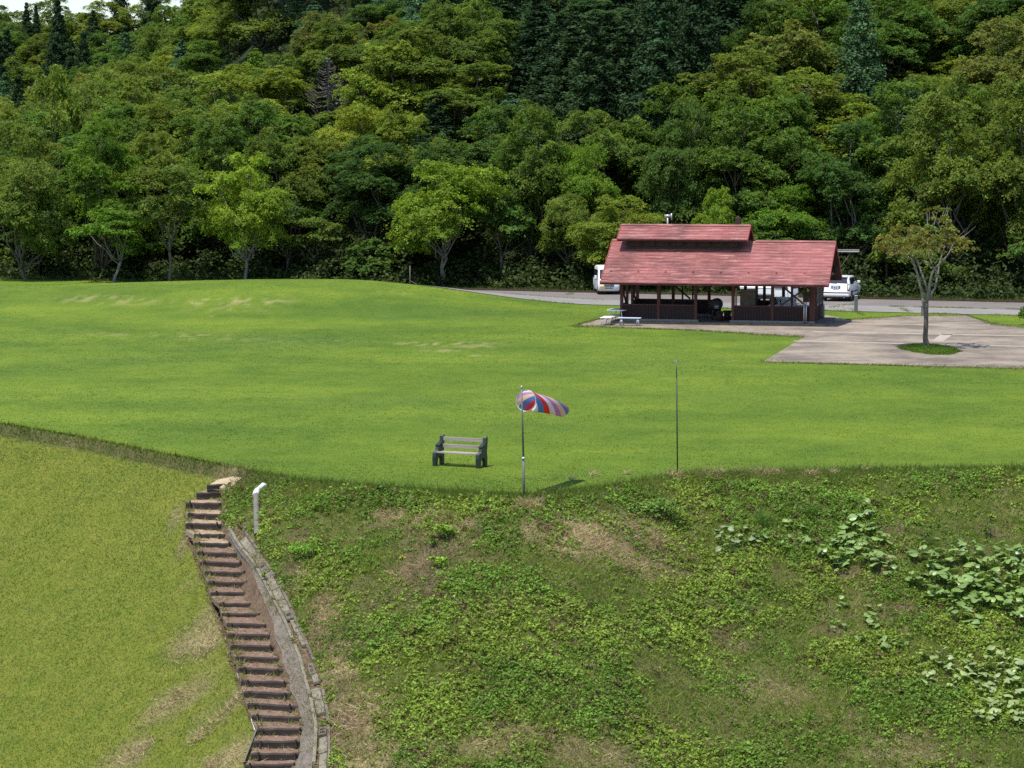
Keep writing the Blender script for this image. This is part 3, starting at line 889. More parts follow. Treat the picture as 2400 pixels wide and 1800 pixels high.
bb = at_pav('bin_bag', 'tied black plastic bag standing on the sink counter', 'bag', 8.42, 0.95, FL + 0.95)
part('sack', MB().lathe([(0.14, 0.0), (0.22, 0.05), (0.24, 0.2), (0.19, 0.36), (0.08, 0.44), (0.05, 0.48)], 12), M_BLACK, bb, True)
part('knot', MB().lathe([(0.04, 0.48), (0.09, 0.55), (0.05, 0.57)], 8), M_BLACK, bb, True)
st = at_pav('barrel_stove', 'dark round barrel stove with a steel door in the shelter entrance', 'stove', 5.0, 2.4)
part('barrel', MB().lathe([(0.30, -0.4), (0.34, -0.36), (0.35, 0), (0.34, 0.36), (0.30, 0.4)], 18, 'y', (0, 0, 0.85)), M_BLACK, st, True)
dr = part('door', MB().box(-0.05, 0.22, -0.45, -0.405, 0.62, 0.85), M_BOLLARD, st)
part('handle', MB().box(-0.02, 0.2, -0.475, -0.452, 0.72, 0.755), M_STEEL, dr)
for a in (-0.22, 0.22):
    for b in (-0.25, 0.25): part('leg', MB().bar((a, b, 0), (a * 0.8, b, 0.6), 0.05, 0.05), M_BLACK, st)
for k, (u, v) in enumerate(((5.35, 1.3), (5.7, 2.0))):
    s_ = at_pav('log_stool', ('dark log stool standing before the barrel stove', 'dark log stool near the open back of the shelter')[k], 'stool', u, v, group='log stools in the shelter')
    part('seat', MB().lathe([(0.24, 0.46), (0.25, 0.5), (0.24, 0.53)], 14), M_LOG, s_, True)
    part('stump', MB().lathe([(0.21, 0), (0.20, 0.25), (0.21, 0.46)], 14), M_WOOD, s_, True)

# white garden table and two benches at the end of the shelter
tb = pix(1450, 757)
tb = thing('garden_table', 'white garden table with rounded top beside the end of the shelter', 'table', (tb[0], tb[1], PZ), ANG - 0.1)
mb = MB(); pts = []
for k in range(20):
    t = 2 * math.pi * k / 20
    cx_, cy__ = math.cos(t), math.sin(t)
    pts.append((0.55 * math.copysign(abs(cx_) ** 0.5, cx_), 0.85 * math.copysign(abs(cy__) ** 0.5, cy__), 0.70))
part('table_top', mb.slab(pts, (0, 0, 0.05)), M_WHITE, tb)
part('under_shelf', MB().bbox(-0.35, 0.35, -0.55, 0.55, 0.36, 0.40, 0.01), M_BLUEGREY, tb)
for a in (-0.38, 0.38):
    for b in (-0.6, 0.6): part('leg', MB().bar((a * 1.1, b * 1.1, 0), (a * 0.8, b * 0.9, 0.70), 0.05, 0.05), M_STEEL, tb)
def garden_bench(px, py, L, W, mat, label, rz):
    p = pix(px, py)
    t = thing('garden_bench', label, 'bench', (p[0], p[1], PZ), rz, 'benches at the white garden table')
    n = 4; w = W / n
    for i in range(n):
        part('slat', MB().bbox(-L / 2, L / 2, -W / 2 + i * w + 0.008, -W / 2 + (i + 1) * w - 0.008, 0.40, 0.435, 0.006), mat, t)
    for a in (-L / 2 + 0.16, L / 2 - 0.16):
        part('leg', MB().tube([(a - 0.09, -W / 2 + 0.04, 0.0), (a, -W / 2 + 0.05, 0.38), (a, W / 2 - 0.05, 0.38), (a - 0.09, W / 2 - 0.04, 0.0)], 0.022, 6), M_STEEL, t, True)
        part('leg', MB().tube([(a + 0.09, -W / 2 + 0.04, 0.0), (a + 0.012, -W / 2 + 0.05, 0.36), (a + 0.012, W / 2 - 0.05, 0.36), (a + 0.09, W / 2 - 0.04, 0.0)], 0.022, 6), M_STEEL, t, True)
    return t
garden_bench(1424, 762, 0.62, 1.5, M_WHITE, 'short white bench on the sunlit end of the paving', ANG)
garden_bench(1476, 764, 1.25, 0.40, M_BLUEGREY, 'pale blue slatted bench in front of the shelter wall', ANG)

# ------------------------------------------------------------------ vehicles
class Body:
    def __init__(s, prof, w, belt, roof, tum):
        s.p = prof; s.w = w; s.belt = belt; s.roof = roof; s.tum = tum
        s.cy = sum(a for a, _ in prof) / len(prof); s.cz = sum(b for _, b in prof) / len(prof)
    def hw(s, z):
        k = min(1, max(0, (z - s.belt) / (s.roof - s.belt)))
        low = min(1, max(0, (0.55 - z) / 0.35))
        return s.w * (1 - s.tum * k ** 1.3 - 0.04 * low)
    def build(s):
        mb = MB(); n = len(s.p); o = 0
        rings = [(-1, .09), (-.965, .035), (-.90, .008), (-.6, 0), (0, -.006), (.6, 0), (.90, .008), (.965, .035), (1, .09)]
        for fx, ins in rings:
            for y, z in s.p:
                yy = y + (s.cy - y) * ins; zz = z + (s.cz - z) * ins
                mb.v.append((fx * s.hw(zz), yy, zz))
        for r in range(len(rings) - 1):
            for k in range(n):
                a = r * n + k; b = r * n + (k + 1) % n
                mb.f.append((a, b, b + n, a + n))
        mb.f.append(tuple(range(n))); e = (len(rings) - 1) * n
        mb.f.append(tuple(e + k for k in range(n)))
        return mb
    def across(s, a, b, fr, off, t=0.02):
        """panel lying on the body between two profile points, fr of the width"""
        (y0, z0), (y1, z1) = a, b
        d = Vector((0, y1 - y0, z1 - z0)).normalized()
        nn = Vector((0, -d.z, d.y))
        if nn.dot(Vector((0, (y0 + y1) / 2 - s.cy, (z0 + z1) / 2 - s.cz))) < 0: nn = -nn
        q = nn * off
        h0, h1 = s.hw(z0) * fr, s.hw(z1) * fr
        return MB().slab([Vector((-h0, y0, z0)) + q, Vector((h0, y0, z0)) + q, Vector((h1, y1, z1)) + q, Vector((-h1, y1, z1)) + q], -nn * t)
    def side(s, poly, sg, off=0.006, t=0.03):
        return MB().slab([(sg * (s.hw(z) + off - 0.0), y, z) for y, z in poly], (-sg * t, 0, 0))

def wheel(parent, x, y, r, sg):
    w = part('wheel', MB().lathe([(r * 0.62, -0.085), (r * 0.94, -0.085), (r, -0.05), (r, 0.05), (r * 0.94, 0.085), (r * 0.62, 0.085)], 20, 'x', (x, y, r)), M_TYRE, parent, True)
    part('rim', MB().lathe([(r * 0.15, 0), (r * 0.60, 0.02 * sg), (r * 0.61, 0.05 * sg), (r * 0.2, 0.09 * sg), (0.02, 0.09 * sg)], 16, 'x', (x + 0.01 * sg, y, r)), M_RIM, w, True)

def plate(parent, y, z, mat, cols, back=False):
    sg = 1 if back else -1
    p = part('number_plate', MB().bbox(-0.165, 0.165, y - 0.012, y + 0.012, z - 0.08, z + 0.08, 0.004), mat, parent)
    return p

# white kei van, nose towards the lawn
def kei_van(loc, rz):
    t = thing('delivery_van', 'white high-roofed van with a yellow number plate behind the shelter', 'van', loc, rz)
    pr = [(-1.62, .24), (-1.70, .34), (-1.72, .58), (-1.68, .84), (-1.55, .98), (-1.30, 1.30), (-1.06, 1.64), (-0.88, 1.80), (-0.6, 1.86), (0.4, 1.89), (1.3, 1.87), (1.56, 1.78), (1.66, 1.45), (1.70, .9), (1.70, .34), (1.64, .24)]
    b = Body(pr, 0.735, .95, 1.87, .14)
    part('body', b.build(), M_CAR, t, True)
    part('windscreen', b.across((-1.50, 1.05), (-1.05, 1.655), .86, .012), M_GLASS, t)
    for sg in (-1, 1):
        part('side_window', b.side([(-1.28, 1.02), (-0.42, 1.02), (-0.42, 1.62), (-0.98, 1.62)], sg), M_GLASS, t)
        part('side_window', b.side([(-0.34, 1.02), (0.62, 1.02), (0.62, 1.62), (-0.34, 1.62)], sg), M_GLASS, t)
        part('side_window', b.side([(0.70, 1.04), (1.50, 1.04), (1.44, 1.60), (0.70, 1.62)], sg), M_GLASS, t)
        h = MB().slab([(sg * 0.44, -1.715, .80), (sg * 0.68, -1.66, .78), (sg * 0.69, -1.60, .98), (sg * 0.50, -1.66, .94)], (0, 0.06, 0))
        part('headlight', h, M_LAMPW, t)
        m = part('mirror', MB().bbox(sg * 0.86 - 0.08, sg * 0.86 + 0.08, -1.30, -1.22, 1.06, 1.28, 0.02), M_CAR, t)
        part('mirror_arm', MB().bar((sg * 0.70, -1.22, 1.1), (sg * 0.80, -1.26, 1.12), 0.04, 0.04), M_BLACK, m)
        for y in (-1.08, 1.22): wheel(t, sg * 0.64, y, 0.275, sg)
    part('grille', MB().bbox(-0.34, 0.34, -1.745, -1.70, .55, .68, .01), M_BLACK, t)
    part('grille', MB().bbox(-0.26, 0.26, -1.74, -1.69, .42, .48, .01), M_BLACK, t)
    for z in (.585, .635): part('grille_bar', MB().box(-0.33, 0.33, -1.752, -1.747, z, z + .014), M_STEEL, t)
    p = part('number_plate', MB().bbox(-0.60, -0.27, -1.76, -1.735, .40, .565, .004), M_YPLATE, t)
    part('wiper', MB().bar((-0.3, -1.51, 1.07), (0.25, -1.42, 1.2), 0.02, 0.02).bar((0.1, -1.51, 1.07), (0.5, -1.44, 1.17), 0.02, 0.02), M_BLACK, t)
    part('underbody', MB().box(-0.62, 0.62, -1.5, 1.55, .2, .3), M_BLACK, t)
    return t
vp = pix(1425, 692)
kei_van((vp[0] - 0.05, vp[1] + 1.7, 0.03), math.radians(4))

# white estate car, tail towards the lawn
def estate(loc, rz):
    t = thing('estate_car', 'white estate car seen from behind, parked beyond the grey bollard', 'car', loc, rz)
    t.scale = (1.08, 1.05, 1.08)
    pr = [(-2.08, .30), (-2.14, .42), (-2.12, .62), (-2.00, .76), (-1.15, .94), (-0.95, 1.0), (-0.35, 1.38), (-0.1, 1.46), (0.6, 1.50), (1.5, 1.49), (1.78, 1.43), (1.98, 1.08), (2.06, .96), (2.10, .62), (2.14, .56), (2.14, .38), (2.06, .28)]
    b = Body(pr, 0.845, .92, 1.48, .17)
    part('body', b.build(), M_CAR, t, True)
    part('rear_window', b.across((1.985, 1.07), (1.80, 1.405), .84, .012), M_GLASS, t)
    part('windscreen', b.across((-0.93, 1.02), (-0.37, 1.365), .86, .012), M_GLASS, t)
    for sg in (-1, 1):
        part('side_window', b.side([(-0.78, 1.0), (-0.02, 1.0), (-0.02, 1.37), (-0.36, 1.35)], sg), M_GLASS, t)
        part('side_window', b.side([(0.05, 1.0), (0.92, 1.0), (0.92, 1.39), (0.05, 1.38)], sg), M_GLASS, t)
        part('side_window', b.side([(0.99, 1.01), (1.78, 1.03), (1.66, 1.36), (0.99, 1.39)], sg), M_GLASS, t)
        part('tail_lamp', MB().slab([(sg * 0.70, 2.09, .62), (sg * 0.835, 2.03, .62), (sg * 0.80, 1.95, 1.04), (sg * 0.68, 2.02, 1.04)], (0, 0.03, 0)), M_LAMPR, t)
        part('mirror', MB().bbox(sg * 0.93 - 0.09, sg * 0.93 + 0.09, -0.72, -0.62, 1.0, 1.13, 0.02), M_CAR, t)
        part('side_strip', b.side([(-1.0, .52), (1.0, .52), (1.0, .58), (-1.0, .58)], sg, 0.012), M_BLACK, t)
        part('wheel_arch', b.side([(1.30 + .36 * math.cos(a), .33 + .36 * math.sin(a)) for a in np.linspace(0, math.pi, 9)], sg, 0.004), M_BLACK, t)
        for y in (-1.32, 1.30): wheel(t, sg * 0.745, y, 0.30, sg)
    part('rear_bumper', MB().bbox(-0.80, 0.80, 2.10, 2.175, .36, .47, .02), M_WHITE, t)
    part('bumper_strip', MB().bbox(-0.79, 0.79, 2.09, 2.155, .472, .56, .015), M_BLACK, t)
    p = part('number_plate', MB().bbox(-0.175, 0.175, 2.085, 2.115, .74, .90, .004), M_WPLATE, t)
    part('plate_recess', MB().box(-0.27, -0.19, 2.075, 2.10, .76, .90).box(0.19, 0.27, 2.075, 2.10, .76, .90).box(-0.27, 0.27, 2.068, 2.095, .912, .935), M_BOLLARD, t)
    for x in (-0.06, 0.07): part('plate_character', MB().box(x - 0.035, x + 0.035, 2.117, 2.119, .775, .85), M_CHAR, p)
    part('wiper', MB().bar((-0.05, 2.01, 1.06), (0.35, 1.985, 1.09), 0.025, 0.02), M_BLACK, t)
    part('roof_spoiler', MB().slab([(-0.66, 1.62, 1.475), (0.66, 1.62, 1.475), (0.64, 1.90, 1.44), (-0.64, 1.90, 1.44)], (0, 0, 0.035)), M_CAR, t)
    part('exhaust_pipe', MB().tube([(-0.5, 1.9, .25), (-0.5, 2.14, .24)], 0.035, 8), M_STEEL, t, True)
    part('underbody', MB().box(-0.70, 0.70, -1.9, 2.0, .18, .32), M_BLACK, t)
    return t
ep = pix(1968, 708)
estate((ep[0] + 0.38, ep[1] + 2.15, 0.03), math.radians(180 - 17))

# white kei truck behind the shelter, with a tarpaulin over its bed, cab to the right
def kei_truck(loc, rz):
    t = thing('pickup_truck', 'small white cab-over truck with a pale tarpaulin, seen through the shelter', 'truck', loc, rz)
    pr = [(-1.66, .28), (-1.70, .40), (-1.68, .95), (-1.34, 1.62), (-1.10, 1.76), (-0.50, 1.78), (-0.42, 1.70), (-0.40, .30)]
    b = Body(pr, 0.73, .95, 1.76, .13)
    part('cab', b.build(), M_CAR, t, True)
    part('windscreen', b.across((-1.66, 1.0), (-1.36, 1.60), .86, .012), M_GLASS, t)
    for sg in (-1, 1):
        part('side_window', b.side([(-1.46, 1.02), (-0.56, 1.02), (-0.56, 1.60), (-1.20, 1.60)], sg), M_GLASS, t)
        part('side_panel', MB().bbox(sg * 0.70 - 0.02, sg * 0.70 + 0.02, -0.36, 1.68, .66, 1.02, .008), M_CAR, t)
        for y in (-1.0, 1.05): wheel(t, sg * 0.63, y, 0.27, sg)
        part('mirror', MB().bbox(sg * 0.84 - 0.07, sg * 0.84 + 0.07, -1.42, -1.36, 1.1, 1.32, .02), M_BLACK, t)
    part('bed', MB().bbox(-0.68, 0.68, -0.37, 1.68, .58, .66, .01), M_STEEL, t)
    part('tailgate', MB().bbox(-0.68, 0.68, 1.66, 1.70, .66, 1.02, .008), M_CAR, t)
    part('tarpaulin', MB().slab([(-0.74, -0.34, 1.03), (-0.74, 1.72, 1.03), (-0.2, 1.68, 1.40), (0.2, 1.66, 1.42), (0.74, 1.72, 1.03), (0.74, -0.34, 1.03), (0.2, -0.34, 1.62), (-0.2, -0.34, 1.60)], (0, 0, .02)), M_TARP, t)
    part('chassis', MB().box(-0.5, 0.5, -1.3, 1.6, .32, .56), M_BLACK, t)
    return t
tp = pix(1800, 716)
kei_truck((tp[0] + 0.2, tp[1] + 1.2, 0.03), math.radians(90 - 24))

# ------------------------------------------------------------------ street furniture
p = pix(2006, 731)
bo = thing('bollard', 'square grey bollard at the edge of the grass before the estate car', 'bollard', p)
part('shaft', MB().bbox(-0.10, 0.10, -0.10, 0.10, -0.1, 0.97, 0.02), M_BOLLARD, bo)
part('cap', MB().bbox(-0.105, 0.105, -0.105, 0.105, 0.97, 1.0, 0.012), M_STEEL, bo)
p = pix(2165, 742)
bn = thing('grey_bin', 'small grey box bin behind the trunk of the plaza tree', 'bin', (p[0], p[1], PZ))
part('bin_body', MB().bbox(-0.14, 0.14, -0.14, 0.14, 0.0, 0.55, 0.02), M_BOLLARD, bn)
part('lid', MB().bbox(-0.155, 0.155, -0.155, 0.155, 0.55, 0.62, 0.015), M_STONE, bn)
p = at_depth(2077, 684, 174)
gz = float(ground(p[0], 174))
po = thing('timber_pole', 'plain brown timber pole in the undergrowth behind the road', 'pole', (p[0], 174, gz))
part('shaft', MB().tube([(0, 0, -0.1), (0, 0, 3.3)], [0.09, 0.075], 8), M_DEAD, po, True)
part('pole_cap', MB().lathe([(0.08, 3.3), (0.06, 3.34), (0.01, 3.36)], 8), M_DEAD, po, True)
p = at_depth(961, 668, 173)
po = thing('marker_post', 'thin yellowish marker post with a crossbar beyond the grassy mound', 'post', (p[0], 173, float(ground(p[0], 173))))
part('shaft', MB().tube([(0, 0, -0.1), (0, 0, 1.75)], 0.035, 6), M_DEAD, po, True)
part('crossbar', MB().bar((0, -0.04, 0.75), (0.62, -0.04, 0.42), 0.04, 0.04), M_CONC, po)

# park bench
pa = pix(1025, 1091); pb = pix(1138, 1099)
fl_ = np.array(pix(1015, 1088)); fr_ = np.array(pix(1118, 1101)); rr_ = np.array(pix(1143, 1097))
ctr = (fl_ + rr_) / 2
BA = math.radians(-24)
bench = thing('park_bench', 'dark green park bench with grey wooden slats on the lawn', 'bench', (ctr[0], ctr[1], float(ground(ctr[0], ctr[1]))), BA)
BW = 1.49
def bench_end(sx):
    """one cast end: legs with an arch between, arm and back upright; outline in y, z"""
    out = [(-0.33, 0), (-0.35, 0.30), (-0.33, 0.42), (-0.27, 0.47), (-0.20, 0.45), (-0.14, 0.50), (-0.10, 0.60), (0.06, 0.64), (0.16, 0.70),
           (0.20, 0.90), (0.235, 0.94), (0.32, 0.93), (0.33, 0.85), (0.27, 0.45), (0.30, 0.30), (0.30, 0), (0.16, 0), (0.15, 0.16), (0.11, 0.26), (0.02, 0.31), (-0.07, 0.29), (-0.14, 0.22), (-0.18, 0.12), (-0.19, 0)]
    mb = MB(); n = len(out); w = 0.055
    import mathutils
    tris = mathutils.geometry.tessellate_polygon([[Vector((a, b, 0)) for a, b in out]])
    mb.v = [(sx - w, a, b) for a, b in out] + [(sx + w, a, b) for a, b in out]
    mb.f = [tuple(t) for t in tris] + [tuple(n + i for i in reversed(t)) for t in tris] + [(i, (i + 1) % n, n + (i + 1) % n, n + i) for i in range(n)]
    e = part('bench_end', mb, M_BENCHEND, bench)
    part('arm_pad', MB().bar((sx, -0.12, 0.625), (sx, 0.14, 0.715), 0.125, 0.035), M_BENCHEND, e)
for sx in (-BW / 2, BW / 2): bench_end(sx)
for y, z in ((-0.25, 0.415), (-0.13, 0.405), (-0.01, 0.40), (0.11, 0.40)):
    part('seat_slat', MB().bbox(-BW / 2 + 0.056, BW / 2 - 0.056, y - 0.05, y + 0.05, z, z + 0.04, 0.006), M_SLAT, bench)
for y, z in ((0.175, 0.60), (0.225, 0.82)):
    part('back_slat', MB().bbox(-BW / 2 + 0.056, BW / 2 - 0.056, y - 0.02, y + 0.02, z - 0.055, z + 0.055, 0.006), M_SLAT, bench)

# windsock
wp = pix(1228, 1163)
ws = thing('windsock', 'striped red, white, purple and blue windsock on a grey-green pole', 'windsock', wp)
s_w = F / wp[1]
H1 = (1163 - 1072) / s_w; H2 = (1163 - 908) / s_w * 1.01
part('lower_pole', MB().tube([(0, 0, -0.3), (-0.015, 0, H1)], 0.040, 10), M_POLE, ws, True)
part('collar', MB().lathe([(0.05, H1 - 0.04), (0.056, H1 - 0.03), (0.056, H1 + 0.01), (0.03, H1 + 0.03)], 12, c=(-0.015, 0, 0)), M_STEEL, ws, True)
part('upper_pole', MB().tube([(-0.015, 0, H1 - 0.02), (-0.07, 0, H2)], [0.029, 0.024], 10), M_POLE, ws, True)
part('finial', MB().lathe([(0.02, H2 - 0.02), (0.034, H2), (0.03, H2 + 0.04), (0.01, H2 + 0.06)], 10, c=(-0.07, 0, 0)), M_STEEL, ws, True)
SOCKC = [(.66, .05, .06), (.80, .78, .80), (.50, .24, .48), (.80, .50, .26), (.06, .16, .40), (.66, .06, .07), (.78, .74, .76), (.46, .22, .46)]
CM = {}
def sockmat(c):
    if c not in CM: CM[c] = cloth_mat('sock_cloth', c)
    return CM[c]
A0 = Vector((0.06, 0.40, H2 - (945 - 908) / s_w + 0.03))   # middle of the mouth
AX = Vector((1.08, 2.5, -0.53)); SL = AX.length
ax = AX.normalized()
sd = ax.cross(Vector((0, 0, 1))).normalized(); up_ = sd.cross(ax).normalized()
NS, NT = 40, 48
STRIPE = [(.05, .17, .50), (.70, .04, .05), (.82, .80, .80), (.50, .24, .50), (.80, .78, .80)]
STRIPE = [(.08, .26, .60), (.80, .04, .05), (.90, .87, .87), (.58, .28, .56), (.85, .62, .42), (.13, .22, .52), (.74, .06, .07), (.90, .88, .90)]
rng0 = np.random.default_rng(3)
stripes = {}
def sock_pt(i, j):
    s = i / NS; t = 2 * math.pi * j / NT
    r = 0.30 * (1 - s) + 0.215 * s
    r *= 1 + 0.05 * math.sin(3 * t + 7 * s) * s + 0.03 * math.sin(9 * s + 2 * t)
    droop = -0.10 * math.sin(math.pi * s) * 0.6 + 0.0
    sq = 1 - 0.10 * s
    c = A0 + ax * SL * s + Vector((0, 0, droop * -0.5))
    return c + sd * math.cos(t) * r + up_ * math.sin(t) * r * sq
# eight cloth gores that wind slowly round the sleeve, each a piece of its own
NG = 8
TWIST = -0.9
for g in range(NG):
    mb = MB(); idx = {}
    def vid(i, j):
        k = (i, j)
        if k not in idx:
            idx[k] = len(mb.v); mb.v.append(tuple(sock_pt(i, j)))
        return idx[k]
    for i in range(NS):
        for jj in range(NT // NG):
            base = g * (NT // NG) + jj
            tw = i * TWIST
            j0 = base + tw; j1 = base + 1 + tw; k0 = base + tw + TWIST; k1 = base + 1 + tw + TWIST
            mb.f.append((vid(i, round(j0, 3)), vid(i, round(j1, 3)), vid(i + 1, round(k1, 3)), vid(i + 1, round(k0, 3))))
    o = link('cloth_stripe', mb.mesh('cloth_stripe', True), sockmat(STRIPE[g]), ws)
ring = [A0 + sd * math.cos(t) * 0.305 + up_ * math.sin(t) * 0.305 for t in np.linspace(0, 2 * math.pi, 29)]
part('mouth_ring', MB().tube(ring, 0.012, 6, False), M_STEEL, ws, True)
for t in (math.pi * 0.5, math.pi * 1.5):
    q = A0 + up_ * math.sin(t) * 0.32
    zz = q.z
    part('ring_tie', MB().tube([q, (-0.03 - 0.04 * zz / H2, 0, zz)], 0.01, 5), M_STEEL, ws)

# thin dark pole with a pale upper end
tp_ = pix(1588, 1106)
tpole = thing('thin_pole', 'slim dark pole with pale upper end at the lip of the bank', 'pole', tp_)
hh = 264 / (F / tp_[1])
part('dark_shaft', MB().tube([(0, 0, -0.2), (-0.045, 0, hh * 0.845)], 0.021, 8), simple('dark_green_metal', (0.03, 0.045, 0.03), None, 6, 0.5), tpole, True)
part('pale_shaft', MB().tube([(-0.045, 0, hh * 0.84), (-0.055, 0, hh)], 0.017, 8), M_POLE, tpole, True)
part('crossbar', MB().bar((-0.13, 0, hh), (-0.03, 0, hh), 0.025, 0.025), M_STEEL, tpole)

# grey drain pipe lying down the bank
e1 = pix(603, 1266); e0 = pix(601, 1168); eh = pix(617, 1150)
dp = thing('drain_pipe', 'grey plastic drain pipe with white elbow running down the bank', 'pipe', (e1[0], e1[1], e1[2]))
r_ = 0.094
P1 = Vector((0, 0, 0.13)); P0 = Vector((e0[0] - e1[0] - 0.01, e0[1] - e1[1], e0[2] - e1[2] + 0.13)); 
PE = P0 + Vector((0.01, 0.06, 0.05)); PH = Vector((eh[0] - e1[0] + 0.02, eh[1] - e1[1] + 0.02, eh[2] - e1[2] + 0.16))
mb = MB()
mb.tube([P1, P0], r_, 14, caps=False)
d_ = (P0 - P1).normalized()
mb2 = MB().tube([P1 + d_ * 0.03, P0], r_ * 0.88, 14, caps=True)
part('pipe_run', mb, M_PIPE, dp, True)
part('bore_shade_plug', mb2, M_BLACK, dp, True)  # black plug stands in for the shade inside the open pipe end
part('elbow', MB().tube([P0 - d_ * 0.10, P0 - d_ * 0.02, P0 + (PE - P0) * 0.6, PE + (PH - PE) * 0.05, PE + (PH - PE) * 0.30], r_ * 1.12, 14), M_PIPEW, dp, True)
part('pipe_run', MB().tube([PE, PH, PH + Vector((0.05, 0.12, -0.06))], r_, 14), M_PIPEW, dp, True)

# ------------------------------------------------------------------ timber steps and drain
steps = thing('timber_steps', 'worn garden steps of dark timber with red gravel treads down the bank', 'steps', (0, 0, 0))
n = len(STEPS)
for i, ((c, w, tilt)) in enumerate(STEPS):
    x, y, z = c
    yaw = math.atan2(-tilt * 0.0235, w) * -1.0
    h = 0.185
    if i > 0:
        up_c = STEPS[i - 1][0]
        rise = min(0.25, max(0.15, up_c[2] - z))
        h = rise * 0.86
    loc = (x, y, z - 0.09)
    mb = MB()
    k = 7; hw = w / 2 + 0.04
    # slightly uneven beam with worn top edge
    prev = None
    for j in range(k + 1):
        u = -hw + 2 * hw * j / k
        jz = random.uniform(-0.012, 0.012); jy = random.uniform(-0.012, 0.012)
        sec = [(u, -0.055 + jy, -0.06), (u, -0.06 + jy, h - 0.03 + jz), (u, -0.04 + jy, h + jz), (u, 0.045 + jy, h + jz), (u, 0.06, -0.06)]
        o0 = len(mb.v); mb.v += sec
        if prev is not None:
            mb.f += [(prev + a, prev + (a + 1) % 5, o0 + (a + 1) % 5, o0 + a) for a in range(5)]
        else: mb.f.append(tuple(o0 + a for a in range(5)))
        prev = o0
    mb.f.append(tuple(prev + a for a in range(4, -1, -1)))
    lg = part('step_timber', mb, M_LOG, steps, loc=loc, rot=(0, 0, yaw))
    if i >= 2:
        for sg in (-1, 1):
            if (i * 7 + sg) % 5 == 0 and sg > 0: continue
            pu = sg * (hw - random.uniform(0.12, 0.2))
            part('peg', MB().tube([(pu, -0.09, -0.12), (pu + random.uniform(-.01, .01), -0.088, h + random.uniform(0.0, 0.07))], 0.028, 6), M_LOG, lg)
    # tread behind this timber, back to the foot of the next one uphill
    if i > 0:
        xu, yu, zu = STEPS[i - 1][0]
        dy = yu - y
        t = MB()
        zt = h - 0.03
        ca, sa = math.cos(yaw), math.sin(yaw)
        V = []
        kx, ky = 8, 4
        w2 = STEPS[i - 1][1] / 2
        for b in range(ky + 1):
            v = b / ky
            for a in range(kx + 1):
                u = -1 + 2 * a / kx
                hw_ = (w / 2 + 0.03) * (1 - v) + w2 * v + 0.03
                px_ = u * hw_ + (xu - x) * v
                py_ = 0.05 + (dy - 0.02) * v + u * math.sin(yaw) * hw_ * (1 - v)
                V.append((px_, py_, zt * (1 - v) + (rise + 0.01) * v + random.uniform(-0.012, 0.018)))
        t.v = V
        t.f = [(b * (kx + 1) + a, b * (kx + 1) + a + 1, (b + 1) * (kx + 1) + a + 1, (b + 1) * (kx + 1) + a) for b in range(ky) for a in range(kx)]
        o0 = len(t.v)
        rim = [a for a in range(kx + 1)] + [b * (kx + 1) + kx for b in range(1, ky + 1)] + [ky * (kx + 1) + a for a in range(kx - 1, -1, -1)] + [b * (kx + 1) for b in range(ky - 1, 0, -1)]
        t.v += [(t.v[q][0], t.v[q][1], t.v[q][2] - 0.16) for q in rim]
        t.f += [(rim[q], rim[(q + 1) % len(rim)], o0 + (q + 1) % len(rim), o0 + q) for q in range(len(rim))]
        part('tread', t, M_TREADS if i < 7 else M_TREAD, steps, loc=loc)
# sandy landing at the head of the steps
a = pix(538, 1128)
mb = MB(); pts = []
for px_, py_ in ((488, 1142), (520, 1147), (540, 1148), (566, 1124), (546, 1121), (510, 1128)):
    q = pix(px_, py_); pts.append((q[0], q[1], q[2] + 0.05))
part('landing', mb.slab(pts, (0, 0, -0.2)), M_SAND, steps)

# concrete apron between steps and channel, kerb and covered channel
drain = thing('drainage_channel', 'concrete drain channel with broken slotted covers running down beside the steps', 'drain', (0, 0, 0))
ap = MB()
ys_ = np.linspace(KERB[0][1] - 0.2, KERB[-1][1], 60)
def strip(xa, xb, za, zb, n=3):
    mb = MB(); V = []; Fc = []
    for i, y in enumerate(ys_):
        a, b = xa(y), xb(y)
        for k in range(n + 1):
            u = k / n; x = a + (b - a) * u
            V.append((x, y, float(ground(x, y)) + za * (1 - u) + zb * u + random.uniform(-0.008, 0.008)))
    m_ = n + 1
    for i in range(len(ys_) - 1):
        for k in range(n): Fc.append((i * m_ + k, i * m_ + k + 1, (i + 1) * m_ + k + 1, (i + 1) * m_ + k))
    mb.add(V, Fc); return mb
kx = lambda y: chain_x(KERB, y)
gxf = lambda y: chain_x(GUT, y)
sw = np.array([s[1] for s in STEPS])[o_]
sxr = lambda y: stair_x(y) + np.interp(y, SYs, sw) / 2 + 0.05
part('concrete_apron', strip(lambda y: min(sxr(y) - 0.07, kx(y) - 0.05), lambda y: kx(y) - 0.02, 0.01, 0.035, 4), M_CONC2, drain, True)
def walls(name, off, w, h, y0, y1, chain, mat):
    mb = MB(); yy = np.arange(y0, y1, -0.3)
    sec = []
    for y in yy:
        x = chain_x(chain, y) + off; g = float(ground(x, y))
        sec.append([(x - w / 2, y, g - 0.3), (x - w / 2, y, g + h), (x + w / 2, y, g + h), (x + w / 2, y, g - 0.3)])
    for i, s in enumerate(sec):
        mb.v += s
        if i: 
            o0 = (i - 1) * 4
            mb.f += [(o0 + a, o0 + (a + 1) % 4, o0 + 4 + (a + 1) % 4, o0 + 4 + a) for a in range(4)]
    mb.f += [(0, 1, 2, 3), tuple(len(mb.v) - 4 + a for a in (3, 2, 1, 0))]
    part(name, mb, mat, drain)
yy = KERB[0][1]
seg = [(0.0, 1.9), (1.93, 3.9), (3.93, 6.2), (6.23, 8.6), (8.63, 11.2), (11.23, 14)]
for a, b in seg:
    walls('channel_kerb', 0.02, 0.085, 0.09 + random.uniform(-0.01, 0.015), yy - a, max(yy - b, 58), KERB, M_CONC)
